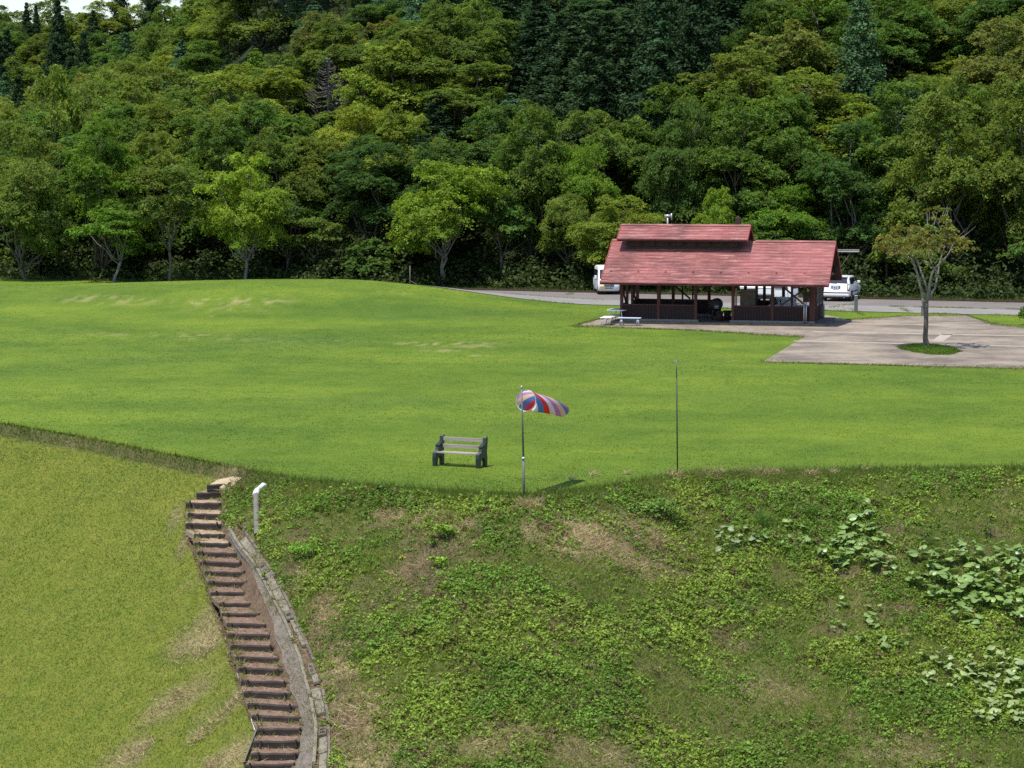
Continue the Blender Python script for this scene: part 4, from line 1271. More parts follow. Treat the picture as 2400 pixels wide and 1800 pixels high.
for a, b in ((0.4, 5.2), (5.3, 9.5), (10.9, 14.5)):
    walls('channel_side', -0.02, 0.07, 0.06, yy - a, max(yy - b, 58), GUT, M_CONC2)
def cover(pa, pb, mat=M_CONC, slots=0, frac=(0.06, 0.98), tilt=0.0):
    """cover slab between two image rows, as wide as the channel"""
    ya = pix((np.interp(pa, [k[1] for k in KERB_PX], [k[0] for k in KERB_PX]) + np.interp(pa, [k[1] for k in GUT_PX], [k[0] for k in GUT_PX])) / 2, pa)[1]
    yb_ = pix((np.interp(pb, [k[1] for k in KERB_PX], [k[0] for k in KERB_PX]) + np.interp(pb, [k[1] for k in GUT_PX], [k[0] for k in GUT_PX])) / 2, pb)[1]
    mb = MB()
    def corner(y, u):
        a, b = chain_x(KERB, y) + 0.07, chain_x(GUT, y) - 0.06
        x = a + (b - a) * u
        return Vector((x, y, float(ground(x, y)) + 0.055 + tilt * u))
    u0, u1 = frac
    if slots == 0:
        mb.slab([corner(yb_, u0), corner(yb_, u1), corner(ya, u1), corner(ya, u0)], (0, 0, -0.07))
        part('cover_slab', mb, mat, drain)
    else:
        rows = 2 * slots + 1
        for r in range(rows):
            y0 = yb_ + (ya - yb_) * r / rows; y1 = yb_ + (ya - yb_) * (r + 1) / rows
            if r % 2 == 0:
                mb.slab([corner(y0, u0), corner(y0, u1), corner(y1, u1), corner(y1, u0)], (0, 0, -0.07))
            else:
                for f0, f1 in ((u0, u0 + 0.16), (u1 - 0.16, u1)):
                    mb.slab([corner(y0, f0), corner(y0, f1), corner(y1, f1), corner(y1, f0)], (0, 0, -0.07))
        part('slotted_cover', mb, mat, drain)
for a, b, s, fr in ((1262, 1290, 0, (.1, .98)), (1291, 1322, 0, (.05, .98)), (1323, 1345, 2, (.04, .98)), (1347, 1382, 0, (.04, .98)), (1383, 1408, 0, (.04, .98)), (1410, 1434, 0, (.06, .96)),
                    (1436, 1454, 1, (.1, .98)), (1458, 1486, 0, (.45, .97)), (1488, 1516, 0, (.55, .97)), (1560, 1584, 2, (.35, .95)), (1586, 1604, 0, (.45, .98)), (1616, 1642, 0, (.08, .9)), (1645, 1674, 0, (.15, .97)),
                    (1706, 1724, 2, (.06, .95)), (1732, 1768, 0, (.2, .95)), (1772, 1812, 0, (.3, .95))):
    cover(a, b, M_CONC if s == 0 else M_CONC2, s, fr, random.uniform(-0.02, 0.03))

# pale edging pipe beside the lower steps
q0 = pix(557, 1582); q1 = pix(598, 1716); q2 = pix(606, 1713); q3 = pix(572, 1800)
ed = thing('edging_pipe', 'thin white plastic pipe edging the lower steps', 'pipe', (0, 0, 0))
part('pipe_run', MB().tube([(q0[0], q0[1], q0[2] + 0.03), ((q0[0] + q1[0]) / 2, (q0[1] + q1[1]) / 2, (q0[2] + q1[2]) / 2 + 0.06), (q1[0], q1[1], q1[2] + 0.05)], 0.026, 8), M_PIPEW, ed, True)
ed2 = thing('edging_board', 'short brown edging board leaning below the white pipe', 'board', (0, 0, 0))
part('board', MB().bar((q2[0], q2[1], q2[2] + 0.12), (q3[0], q3[1], q3[2] + 0.10), 0.035, 0.12), M_DEAD, ed2)

# ------------------------------------------------------------------ trees: shared crown and trunk meshes
def pick_dirs(rng, n, zmin=-0.3):
    d = nrm(rng.normal(size=(n * 4, 3)))
    d = d[d[:, 2] > zmin][:n]
    return d

def clump_leaves(rng, C, R, flat, per, leaf, centre, upw=0.9, outw=0.5, rnd=0.6, tvar=0.22, aspect=0.6, hue=0.05):
    """leaf clumps: C centres (k,3), R radii (k,); returns verts and tints"""
    k = len(C)
    S = max(4, int(round(per / 20)))                 # sprays of twenty-odd leaves in each clump
    ns = k * S
    cs = np.repeat(np.arange(k), S)
    d = nrm(rng.normal(size=(ns, 3)))
    d[:, 2] = np.where(d[:, 2] < -.35, -d[:, 2] * .6, d[:, 2])
    rr = rng.uniform(0.35, 1.0, ns) ** 0.6
    off = d * (rr * R[cs])[:, None]
    off[:, 2] *= flat
    off[:, 2] -= 0.16 * (off[:, 0] ** 2 + off[:, 1] ** 2) / np.maximum(R[cs], .01) * 0.8
    SC = C[cs] + off
    out = nrm(SC - centre[None])
    SN = nrm(np.array([0, 0, upw])[None] + out * outw + nrm(off) * .35 + rng.normal(size=(ns, 3)) * .3)
    ln = max(4, int(round(per / S)))
    n = ns * ln
    si = np.repeat(np.arange(ns), ln)
    sr = (0.30 * R[cs] * rng.uniform(.7, 1.35, ns))[si]
    o2 = rng.normal(size=(n, 3)) * .55
    o2 -= SN[si] * (np.sum(o2 * SN[si], axis=1, keepdims=True) * .62)
    P = SC[si] + o2 * sr[:, None]
    P -= SN[si] * (.35 * np.sum(o2 ** 2, axis=1) * sr)[:, None]
    N = SN[si] + rng.normal(size=(n, 3)) * rnd * .75
    L = leaf * rng.uniform(0.65, 1.35, n)
    v = leaf_quads(P, N, L, L * aspect, rng)
    ct = 1 + rng.normal(size=k) * tvar * 0.5
    st_ = 1 + rng.normal(size=ns) * tvar * 0.7
    lt_ = ct[cs][si] * st_[si] * (1 + rng.normal(size=n) * tvar * .7)
    lt_ = np.clip(lt_, 0.45, 1.7)
    h = rng.normal(size=n) * hue * .6 + (rng.normal(size=ns) * hue)[si] + (rng.normal(size=k) * hue * .7)[cs][si]
    tint = np.stack([lt_ * (1 + h), lt_, lt_ * (1 - h)], -1)
    return v, np.clip(tint, 0.2, 2.2)

def limb_path(rng, a, b, n=5, wob=0.12, sag=0.0):
    a = np.array(a, float); b = np.array(b, float)
    L = np.linalg.norm(b - a)
    pts = []
    for i in range(n + 1):
        t = i / n
        p = a * (1 - t) + b * t + (rng.normal(size=3) * wob * L * 0.25 * math.sin(math.pi * t))
        p[2] += sag * L * math.sin(math.pi * t)
        pts.append(tuple(p))
    return pts

def broadleaf(seed, H=12., W=8., base=0.28, lobes=7, clumps=11, per=210, leaf=0.30, flat=0.6, cr=1.05, top=0.0, stems=1):
    rng = np.random.default_rng(seed)
    V = []; T = []
    tr = MB()
    zc = H * (base + (1 - base) * 0.5)
    hz = H * (1 - base) * 0.5
    centre = np.array([0, 0, H * (base + 0.15)])
    fork = H * base * rng.uniform(0.85, 1.15)
    lean = rng.normal(size=2) * 0.03 * H
    tops = []
    for s in range(stems):
        o = np.array([0, 0, 0.]) if stems == 1 else np.array([*(rng.normal(size=2) * 0.25), 0])
        f = np.array([lean[0], lean[1], fork]) if stems == 1 else np.array([*(rng.normal(size=2) * 0.09 * H), fork * rng.uniform(0.9, 1.5)])
        r0 = 0.018 * H * (1 if stems == 1 else 0.7)
        tr.tube(limb_path(rng, o - np.array([0, 0, 0.6]), f, 5, 0.12), np.linspace(r0, r0 * 0.7, 6), 7)
        tops.append((f, r0 * 0.62))
    for i in range(lobes):
        if i == 0:
            c = np.array([*(rng.normal(size=2) * 0.05 * W), H - W * 0.22 + top])
            r = W * 0.27
        else:
            a = 2 * math.pi * (i + rng.uniform(-0.3, 0.3)) / (lobes - 1)
            lev = rng.uniform(-0.85, 0.6)
            rad = W * 0.5 * math.sqrt(max(0.05, 1 - (max(lev, 0)) ** 2)) * rng.uniform(0.52, 0.72)
            c = np.array([math.cos(a) * rad, math.sin(a) * rad, zc + lev * hz * 0.85])
            r = W * rng.uniform(0.20, 0.29)
        f, fr = tops[i % len(tops)]
        tr.tube(limb_path(rng, f * np.array([1, 1, rng.uniform(.7, 1)]), c - np.array([0, 0, r * 0.3]), 4, 0.22, -0.05), np.linspace(fr * 0.75, fr * 0.22, 5), 5)
        d = pick_dirs(rng, clumps, -0.45)
        C = c + d * r * rng.uniform(0.55, 1.0, len(d))[:, None] * np.array([1, 1, 0.8])
        for q in C[:4]:
            tr.tube(limb_path(rng, c - np.array([0, 0, r * 0.3]), q, 2, 0.2), [fr * 0.25, fr * 0.16, fr * 0.08], 4, False)
        v, t = clump_leaves(rng, C, cr * rng.uniform(0.7, 1.25, len(C)), flat, per, leaf, centre)
        V.append(v); T.append(t)
    me = mesh_np('crown', np.concatenate(V), 4, np.concatenate(T))
    me.materials.append(M_LEAF)
    tm = tr.mesh('trunk', True)
    return me, tm, H, W

def cedar(seed, H=18., W=6., per=62, tiers=19, leaf=0.34, base=0.10, sharp=0.85, hang=0.35):
    rng = np.random.default_rng(seed)
    tr = MB()
    tr.tube([(0, 0, -0.6), (0.05, 0, H * 0.5), (0, 0, H * 0.985)], [0.016 * H, 0.010 * H, 0.002 * H], 7)
    C = []; R = []; D = []
    for i in range(tiers):
        t = i / (tiers - 1)
        z = H * (base + (0.98 - base) * t)
        r = W * 0.5 * (1 - t) ** sharp + 0.12
        k = max(3, int(round(4 + 9 * (1 - t))))
        a0 = rng.uniform(0, 6.28)
        for j in range(k):
            a = a0 + 2 * math.pi * j / k + rng.uniform(-.25, .25)
            rr = r * rng.uniform(0.62, 1.08)
            for q in ((0.95,), (0.55,)):
                C.append((math.cos(a) * rr * q[0], math.sin(a) * rr * q[0], z + rng.uniform(-.4, .4) - hang * rr * q[0]))
                R.append((0.30 + 0.20 * r) * rng.uniform(0.8, 1.25)); D.append((math.cos(a), math.sin(a), 0))
            if j % 2 == 0 and t < 0.9:
                tr.tube([(0, 0, z + 0.1), (math.cos(a) * rr * .9, math.sin(a) * rr * .9, z - hang * rr * .8)], [0.05, 0.02], 4, False)
    C = np.array(C); R = np.array(R); D = np.array(D)
    k = len(C); n = k * per; ci = np.repeat(np.arange(k), per)
    off = nrm(rng.normal(size=(n, 3))) * (rng.random(n) ** 0.5)[:, None] * R[ci][:, None]
    off[:, 2] *= 0.85
    P = C[ci] + off
    N = D[ci] * 0.7 + np.array([0, 0, 0.75])[None] + rng.normal(size=(n, 3)) * 0.6
    L = leaf * rng.uniform(0.6, 1.3, n)
    v = leaf_quads(P, N, L, L * 0.5, rng)
    l = (1 + rng.normal(size=k) * 0.14)[ci] * (1 + rng.normal(size=n) * 0.2)
    # the tips of a tuft carry this year's paler growth
    l = np.clip(l, .5, 1.6)
    me = mesh_np('crown', v, 4, np.stack([l, l, l], -1))
    me.materials.append(M_NEEDLE)
    return me, tr.mesh('trunk', True), H, W

PROTO = {}
for i in range(3): PROTO['round', i] = broadleaf(100 + i, 12, 8.2, 0.08, 12, 15, 290, 0.20, 0.85, 0.95)
for i in range(2): PROTO['layer', i] = broadleaf(200 + i, 11, 8.4, 0.20, 11, 14, 260, 0.20, 0.5, 1.15, stems=1 + i % 2)
for i in range(2): PROTO['tall', i] = broadleaf(300 + i, 15, 7.6, 0.08, 13, 14, 250, 0.20, 0.9, 0.95)
for i in range(2): PROTO['sparse', i] = broadleaf(400 + i, 9, 6.0, 0.32, 7, 9, 120, 0.24, 0.36, 0.95, stems=1)
for i in range(3): PROTO['cedar', i] = cedar(500 + i, 18, 6.2)
PROTO['larch', 0] = cedar(600, 17, 7.0, 60, 18, 0.30, 0.12, 0.75, 0.10)
PROTO['larch', 1] = cedar(601, 17, 6.4, 60, 18, 0.30, 0.10, 0.7, 0.15)
PROTO['bush', 0] = broadleaf(700, 3.2, 3.4, 0.05, 7, 9, 110, 0.22, 0.7, 0.62, stems=3)
PROTO['bush', 1] = broadleaf(701, 2.6, 3.8, 0.05, 7, 9, 110, 0.22, 0.6, 0.62, stems=3)

TINT = {'olive': (0.150, 0.205, 0.037), 'mid-green': (0.112, 0.190, 0.034), 'dark green': (0.078, 0.138, 0.030), 'vivid green': (0.138, 0.245, 0.030),
        'lime green': (0.198, 0.280, 0.030), 'yellow-green': (0.215, 0.268, 0.038), 'dark cedar': (0.036, 0.068, 0.027), 'blue-green': (0.075, 0.150, 0.066), 'bronze': (0.175, 0.190, 0.044)}

TREES = []
def plant(kind, i, x, y, H, W, colour, label=None, seed=0, cat='tree', bark=None):
    me, tm, h0, w0 = PROTO[kind, i]
    name = {'cedar': 'cedar_tree', 'larch': 'conifer_tree', 'bush': 'bush'}.get(kind, 'broadleaf_tree')
    rg = random.Random(seed + int(x * 131 + y * 17))
    t = bpy.data.objects.new(name, None); COL.objects.link(t)
    t.location = (x, y, float(ground(x, y)) - 0.05)
    t.rotation_euler = (0, 0, rg.uniform(0, 6.28))
    t.scale = (W / w0, W / w0, H / h0)
    c = bpy.data.objects.new('crown', me); COL.objects.link(c); c.parent = t
    k = TINT[colour]; b = rg.uniform(0.88, 1.12); hs = rg.uniform(-0.08, 0.08)
    c.color = (k[0] * b * (1 + hs), k[1] * b, k[2] * b * (1 - hs), 1)
    s = bpy.data.objects.new('trunk', tm); COL.objects.link(s); s.parent = t
    if len(tm.materials) == 0: tm.materials.append(M_BARK)
    s.material_slots[0].link = 'OBJECT'; s.material_slots[0].material = bark or M_BARK
    t['category'] = 'bush' if kind == 'bush' else 'tree'
    TREES.append(dict(o=t, x=x, y=y, H=H, W=W, kind=kind, colour=colour, label=label))
    return t

def hero(px, top, y, wpx, kind, i, colour, label, bark=None, minh=4):
    x, _, zt = at_depth(px, top, y)
    g = float(ground(x, y))
    H = max(minh, zt - g)
    W = wpx * y / F
    plant(kind, i, x, y, H, W, colour, label, bark=bark)

P_ = M_BARKP
hero(262, 478, 187, 165, 'sparse', 0, 'vivid green', 'small vivid green tree with thin pale trunk behind the grassy mound', P_)
hero(572, 350, 186, 190, 'layer', 0, 'lime green', 'bright lime maple-like tree with pale trunk at the crest of the mound', P_)
hero(1040, 362, 182, 240, 'layer', 1, 'lime green', 'bright yellow-lime layered tree with pale trunk directly above the park bench', P_)
hero(1380, 322, 184, 150, 'layer', 1, 'vivid green', 'vivid green tree rising behind the parked white van', None)
hero(1455, 452, 177, 210, 'layer', 0, 'yellow-green', 'low spreading yellow-green tree behind the roof end nearest the van', None)
hero(1680, 432, 176, 112, 'round', 0, 'lime green', 'compact round light green tree just above the red roof vent box', None)
hero(1850, 420, 177, 190, 'layer', 1, 'vivid green', 'fresh green spreading tree behind the red roof ridge and estate car', None)
hero(395, 362, 187, 165, 'sparse', 1, 'olive', 'olive tree with several thin dark stems between two vivid green trees', None)
hero(240, 268, 192, 165, 'tall', 0, 'vivid green', 'tall fresh green tree behind the small pale-trunked sapling', None)
hero(60, 290, 190, 190, 'round', 1, 'olive', 'broad olive tree at the edge of the picture behind the mound', None)
hero(500, 258, 196, 215, 'round', 2, 'mid-green', 'big dark-stemmed tree standing behind the lime maple-like tree', None)
hero(1115, 146, 205, 255, 'tall', 1, 'olive', 'tallest domed tree of the roadside wood, rising above the windsock', None)
hero(955, 250, 196, 190, 'round', 2, 'yellow-green', 'pale yellow-green crown beside the tallest domed roadside tree', None)
hero(835, 236, 203, 165, 'layer', 1, 'yellow-green', 'feathery yellowish tree just below the bare dead conifer', None)
hero(130, 132, 214, 110, 'sparse', 0, 'yellow-green', 'slender golden-topped tree standing clear above the wood near the corner', None)
hero(1735, 78, 262, 275, 'round', 1, 'bronze', 'broad bronze-green dome on the slope high above the red roof', None)
hero(1860, -10, 275, 120, 'larch', 0, 'blue-green', 'blue-green feathery conifer beside the broad bronze-green dome', None)
hero(2205, 212, 205, 215, 'round', 2, 'yellow-green', 'yellow-flecked tree crown directly above the lone plaza tree', None)
hero(2060, 100, 230, 230, 'round', 0, 'mid-green', 'large mid-green tree on the slope above the estate car', None)
hero(2340, 110, 235, 210, 'layer', 0, 'olive', 'olive layered tree on the slope at the picture corner above the shrub', None)
hero(62, 5, 395, 62, 'cedar', 0, 'dark cedar', 'twin-topped dark cedar standing against the sky', None)
hero(84, 12, 398, 50, 'cedar', 1, 'dark cedar', 'dark cedar close beside the twin-topped one on the skyline', None)
hero(218, 24, 385, 75, 'cedar', 2, 'dark cedar', 'dark skyline cedar just beside the gap of open sky', None)
hero(292, 62, 350, 95, 'larch', 1, 'blue-green', 'bluish conifer in the hollow below the skyline gap', None)
hero(425, 92, 262, 105, 'cedar', 1, 'blue-green', 'dark conical fir on the spur among olive crowns', None)
hero(388, 190, 246, 85, 'cedar', 2, 'blue-green', 'shorter fir just below the conical fir on the spur', None)
hero(533, 178, 240, 60, 'cedar', 0, 'dark cedar', 'narrow black-green cedar midway between spur fir and dead conifer', None)
hero(690, 98, 246, 100, 'larch', 0, 'blue-green', 'hanging-branched green conifer next to the bare dead conifer', None)
hero(600, 175, 236, 105, 'larch', 1, 'vivid green', 'soft bright green conifer below the tall olive crowns', None)
hero(470, 60, 292, 190, 'round', 2, 'olive', 'large rounded crown at the shoulder of the spur', None)
hero(370, 55, 330, 170, 'round', 0, 'olive', 'rounded crown in the hollow behind the conical fir', None)
hero(905, 40, 262, 200, 'round', 1, 'olive', 'broad olive crown on the slope above the dead conifer', None)
hero(880, 138, 238, 150, 'layer', 1, 'dark green', 'flat-layered dark tree just beside the bare dead conifer', None)
hero(1395, 134, 232, 150, 'round', 2, 'blue-green', 'rounded bluish-green crown at the foot of the cedar stand', None)
hero(1215, 85, 240, 85, 'larch', 0, 'blue-green', 'pale soft conifer in front of the cedar stand', None)

hero(1568, -260, 234, 150, 'cedar', 0, 'dark cedar', 'dark cedar at the top of the stand straight over the roof flue')
hero(1632, -240, 236, 150, 'cedar', 2, 'dark cedar', 'dark cedar at the top of the stand straight over the roof vent box')

# bare dead conifer
x, _, zt = at_depth(768, 132, 219)
g = float(ground(x, 219)); H = zt - g
dt = thing('dead_conifer', 'bare grey dead conifer with upswept leafless branches on the slope', 'tree', (x, 219, g - 0.1))
rg = np.random.default_rng(77)
part('trunk', MB().tube([(0, 0, 0), (0.1, 0, H * .5), (0, 0.05, H)], [0.17, 0.11, 0.015], 7), M_DEAD, dt, True)
for lev in range(26):
    t = 0.12 + 0.86 * lev / 25
    for s in range(4):
        a = rg.uniform(0, 6.28); L = (1 - t) * 2.7 + 0.35
        L *= rg.uniform(0.7, 1.2)
        z0 = H * t
        pts = [(0, 0, z0), (math.cos(a) * L * .5, math.sin(a) * L * .5, z0 - 0.10 * L), (math.cos(a) * L, math.sin(a) * L, z0 + 0.28 * L)]
        mb = MB().tube(pts, [0.045, 0.03, 0.012], 4, False)
        for q in (0.5, 0.75):
            bx, by, bz = math.cos(a) * L * q, math.sin(a) * L * q, z0 - 0.08 * L * (1 - q) * 2 + 0.10 * L * (q - .5)
            for sg in (-1, 1): mb.tube([(bx, by, bz), (bx + math.cos(a + sg * .7) * L * .3, by + math.sin(a + sg * .7) * L * .3, bz + 0.16 * L)], [0.022, 0.008], 3, False)
        part('branch', mb, M_DEAD, dt)

# the rest of the wood: a jittered planting of the whole slope
rgf = random.Random(11)
heroes = [(t['x'], t['y'], t['W']) for t in TREES]
cand = []
def fill_row(y0, dx, x0, x1, off):
    x = x0 + off
    while x < x1:
        cand.append((x + rgf.uniform(-.35, .35) * dx, None, y0 + rgf.uniform(-1.6, 1.6)))
        x += dx * rgf.uniform(0.85, 1.15)
rows = [3.5, 8, 14, 20, 26, 32, 38.5, 45, 52, 59, 67, 75, 84, 94, 105]
for r, off in enumerate(rows):
    half = 44 + off * 0.25
    x = -half + (r % 2) * 3
    dx = 4.4 if r == 0 else (5.4 if r < 3 else 5.6 if r < 8 else 6.4)
    while x < half:
        xx = x + rgf.uniform(-.3, .3) * dx
        yy = float(front(xx)) + off + rgf.uniform(-1.5, 1.5)
        cand.append((xx, yy, r))
        x += dx * rgf.uniform(0.88, 1.12)
for y0 in (262, 276, 290, 304, 318, 334, 350, 366, 382, 398, 414):
    x = -y0 * 0.22
    while x < -y0 * (0.075 if y0 > 310 else 0.15):
        cand.append((x + rgf.uniform(-2, 2), y0 + rgf.uniform(-4, 4), 20)); x += 8.0 * rgf.uniform(.85, 1.15)
cand.sort(key=lambda c: c[1])
sky_line = np.full(2700, 660.0)    # highest image row already covered, per column
hero_order = sorted(TREES, key=lambda t: t['y'])
hi = 0
def cover_px(x, y, H, W):
    g = float(ground(x, y))
    px, pt = project(x, y, g + H)
    w = W * F / y
    return px, pt, w
hero_spots = []
for t in TREES:
    a, b, c = cover_px(t['x'], t['y'], t['H'], t['W'])
    hero_spots.append((a, b, c, t['y'], min(0.42 * (t['H'] * F / t['y']), 75)))
hero_spots.append((768, 136, 80, 219, 110))
for (x, y, r) in cand:
    while hi < len(hero_order) and hero_order[hi]['y'] < y:
        h = hero_order[hi]; hi += 1
        px, pt, w = cover_px(h['x'], h['y'], h['H'], h['W'])
        a, b = int(px - w * .3) + 150, int(px + w * .3) + 150
        a = max(0, min(2699, a)); b = max(a + 1, min(2700, b))
        sky_line[a:b] = np.minimum(sky_line[a:b], pt + 0.25 * w)
    px = 1200 + F * x / y
    if px < -170 or px > 2570: continue
    if any((x - hx) ** 2 + (y - hy) ** 2 < (0.30 * (hw + 5)) ** 2 for hx, hy, hw in heroes): continue
    n = vnoise(x / 14., y / 14., 88); n2 = rgf.random()
    g = float(ground(x, y))
    pyc = project(x, y, g + 8)[1]
    if r == 20:
        if vnoise(x / 16., y / 16., 91) > 0.60: kind, col, H, W = 'cedar', 'dark cedar', rgf.uniform(14, 19), rgf.uniform(5, 6.5)
        else: kind, col, H, W = 'round', rgf.choice(['olive', 'mid-green', 'dark green', 'olive']), rgf.uniform(9, 12), rgf.uniform(8, 10.5)
    elif r == 0:
        kind = rgf.choice(['sparse', 'sparse', 'layer', 'bush', 'bush']); col = rgf.choice(['mid-green', 'olive', 'dark green', 'mid-green'])
        H, W = (rgf.uniform(5, 8), rgf.uniform(4, 5.5)) if kind != 'bush' else (rgf.uniform(2.2, 3.6), rgf.uniform(3, 4.4))
    elif r <= 2:
        kind = rgf.choice(['round', 'round', 'layer', 'tall']); col = rgf.choice(['mid-green', 'olive', 'olive', 'dark green', 'mid-green'])
        H, W = rgf.uniform(9, 11.5) + (1.5 if x > 0 else 0), rgf.uniform(6, 8)
    else:
        dense = 985 < px < 1740 and r >= (3 if px < 1640 else 5)
        right_c = px > 2260 and r >= 7 or (1880 < px < 1990 and r >= 7)
        if (dense and n2 < 0.985) or right_c:
            kind, col = ('cedar', 'dark cedar'); H, W = rgf.uniform(14, 19), rgf.uniform(6.0, 7.8)
            if n2 < 0.10: kind, col = 'larch', 'blue-green'
        elif n2 < 0.07:
            kind, col, H, W = 'larch', 'blue-green', rgf.uniform(12, 15), rgf.uniform(5, 6.5)
        else:
            kind = rgf.choice(['round', 'round', 'round', 'layer', 'tall'])
            col = rgf.choice(['olive', 'olive', 'mid-green', 'olive', 'bronze', 'mid-green', 'yellow-green'] if n > 0.4 else ['mid-green', 'olive', 'dark green', 'olive'])
            H, W = rgf.uniform(9.5, 12.5), rgf.uniform(7.2, 9.8)
    if r <= 2 and 985 < px < 1740:                   # roadside trees stay below the cedar stand
        H = min(H, max(6.0, CZ + (340 - rgf.uniform(185, 250)) * y / F - g))
    pxc, pt, w = cover_px(x, y, H, W)
    if pt > 1800: continue
    a, b = int(pxc - w * .35) + 150, int(pxc + w * .35) + 150
    a = max(0, min(2699, a)); b = max(a + 1, min(2700, b))
    cov = float(np.percentile(sky_line[a:b], 85))
    g_px, base_py = project(x, y, g)
    drop = False
    for h in hero_spots:                             # keep the trees that the photograph shows in full clear of nearer crowns
        if h[3] > y and abs(h[0] - pxc) < 0.30 * (w + h[2]) and pt < h[1] + h[4]:
            H2_ = (CZ + (340 - (h[1] + h[4])) * y / F) - g
            H2_ = max(H2_, 5.5)
            H = min(H, H2_); W = min(W, H * 0.95)
            pxc, pt, w = cover_px(x, y, H, W)
    if drop: continue
    if y < 219 and abs(pxc - 768) < 40 + .42 * w and pt < 262:   # the bare dead conifer stands free
        H = CZ + (340 - 265) * y / F - g
        if H < 5: kind, H, W = 'bush', max(H, 2.4), 4.2
        pxc, pt, w = cover_px(x, y, H, W)
    if 3 <= r < 20 and pt > cov + 12: continue       # wholly behind nearer crowns
    if cov < -6: continue                            # wholly above the frame's top row
    a2, b2 = int(pxc - w * .28) + 150, int(pxc + w * .28) + 150
    a2 = max(0, min(2699, a2)); b2 = max(a2 + 1, min(2700, b2))
    sky_line[a2:b2] = np.minimum(sky_line[a2:b2], pt + 0.22 * w)
    nk = max(k[1] for k in PROTO if k[0] == kind) + 1
    plant(kind, rgf.randrange(nk), x, y, H, W, col)

# labels for the planted trees: colour and kind, where on the slope, and near what
SECT = [(-400, 130, 'by the twin-topped skyline cedar'), (130, 330, 'below the sky gap'), (330, 480, 'around the conical fir'), (480, 640, 'above the lime tree'),
        (640, 760, 'just before the dead conifer'), (760, 900, 'just past the dead conifer'), (900, 1030, 'above the park bench'), (1030, 1180, 'by the domed tree'), (1180, 1300, 'above the windsock'), (1300, 1430, 'above the white van'),
        (1430, 1570, 'over the roof flue'), (1570, 1700, 'over the roof vent box'), (1700, 1830, 'over the lower roof ridge'), (1830, 1960, 'over the strip lamp'), (1960, 2080, 'over the estate car'), (2080, 2200, 'over the grey bin'), (2200, 2320, 'over the plaza tree'), (2320, 2900, 'over the clipped shrub')]
KN = {'round': 'round tree', 'layer': 'layered tree', 'tall': 'tall tree', 'sparse': 'slender tree', 'cedar': 'cedar', 'larch': 'soft conifer', 'bush': 'bush'}
ORD = ['first', 'second', 'third', 'fourth', 'fifth', 'sixth', 'seventh', 'eighth', 'ninth', 'tenth']
cells = {}
for t in TREES:
    if t['label']:
        t['o']['label'] = t['label']; continue
    px, pt, w = cover_px(t['x'], t['y'], t['H'], t['W'])
    dep = t['y'] - float(front(t['x']))
    where = 'by the road' if dep < 6.5 else 'in the second rank' if dep < 12 else 'low on the slope' if dep < 27 else 'mid slope' if dep < 50 else 'high on the slope' if t['y'] < 305 else 'on the far ridge'
    sec = next(s for a, b, s in SECT if a <= px < b)
    col = {'yellow-green': 'yellowish', 'mid-green': 'green', 'blue-green': 'bluish', 'dark green': 'deep green'}.get(t['colour'], t['colour']) + ' '
    if t['colour'] == 'dark cedar': col = 'dark '
    base = f"{col}{KN[t['kind']]} {where} {sec}"
    cells.setdefault(base, []).append((px, t))
for base, lst in cells.items():
    lst.sort(key=lambda q: q[0])
    for k, (px, t) in enumerate(lst):
        if len(lst) > 1:
            w_ = ('leftmost' if k == 0 else 'rightmost' if k == len(lst) - 1 else ORD[k] + ' from left')
            t['o']['label'] = f"{base}, {w_}"
        else: t['o']['label'] = base
for t in TREES:
    if len(t['o']['label'].replace('-', ' ').split()) > 14:
        t['o']['label'] = t['o']['label'].replace(' on the slope', '', 1).replace('just ', '', 1)
for t in TREES:
    t['o']['group'] = {'cedar': 'cedars on the slope', 'larch': 'soft conifers on the slope', 'bush': 'bushes along the road'}.get(t['kind'], 'broadleaf trees of the wood')

# undergrowth filling the foot of the wood
rg = np.random.default_rng(5)
def undergrowth():
    V = []; T = []
    k = 3000
    X = rg.uniform(-50, 48, k)
    off = np.where(rg.random(k) < .45, rg.uniform(-.5, 9, k), rg.uniform(5, 75, k))
    Y = front(X) + off
    hgt = rg.uniform(0.1, 3.0, k) * np.clip((off + 1) / 6, 0.15, 1.1)
    Zg = ground(X, Y)
    C = np.stack([X, Y, Zg + hgt], -1)
    R = rg.uniform(0.55, 1.3, k)
    n = k * 40; ci = np.repeat(np.arange(k), 40)
    o = nrm(rg.normal(size=(n, 3))) * (rg.random(n) ** .5)[:, None] * R[ci][:, None] * np.array([1, 1, .7])
    P = C[ci] + o
    P[:, 2] = np.maximum(P[:, 2], Zg[ci] + 0.03)
    N = np.array([0, -.2, .9])[None] + rg.normal(size=(n, 3)) * .6
    L = rg.uniform(.18, .42, n)
    l = (rg.uniform(.6, 1.2, k))[ci] * rg.uniform(.7, 1.3, n)
    tint = np.stack([0.050 * l, 0.076 * l, 0.020 * l], -1)
    return mesh_np('undergrowth', leaf_quads(P, N, L, L * .6, rg), 4, tint)
link('undergrowth', undergrowth(), M_WEED, kind='stuff')
# rough grass on the verge between parking strip and wood
def verge_grass():
    n = 16000
    X = rg.uniform(-46, 46, n)
    y0 = rl(X, 13.3); y1 = front(X) + 6
    Y = y0 + (y1 - y0) * rg.random(n)
    Z = ground(X, Y)
    P = np.stack([X, Y, Z], -1)
    D = np.stack([rg.normal(size=n) * .5, rg.normal(size=n) * .5, np.ones(n)], -1)
    l = rg.uniform(.6, 1.3, n)
    return mesh_np('verge_grass', blades(P, D, rg.uniform(.12, .38, n), .04, rg), 3, np.stack([.075 * l, .115 * l, .022 * l], -1))
link('verge_grass', verge_grass(), M_BLADE, kind='stuff')

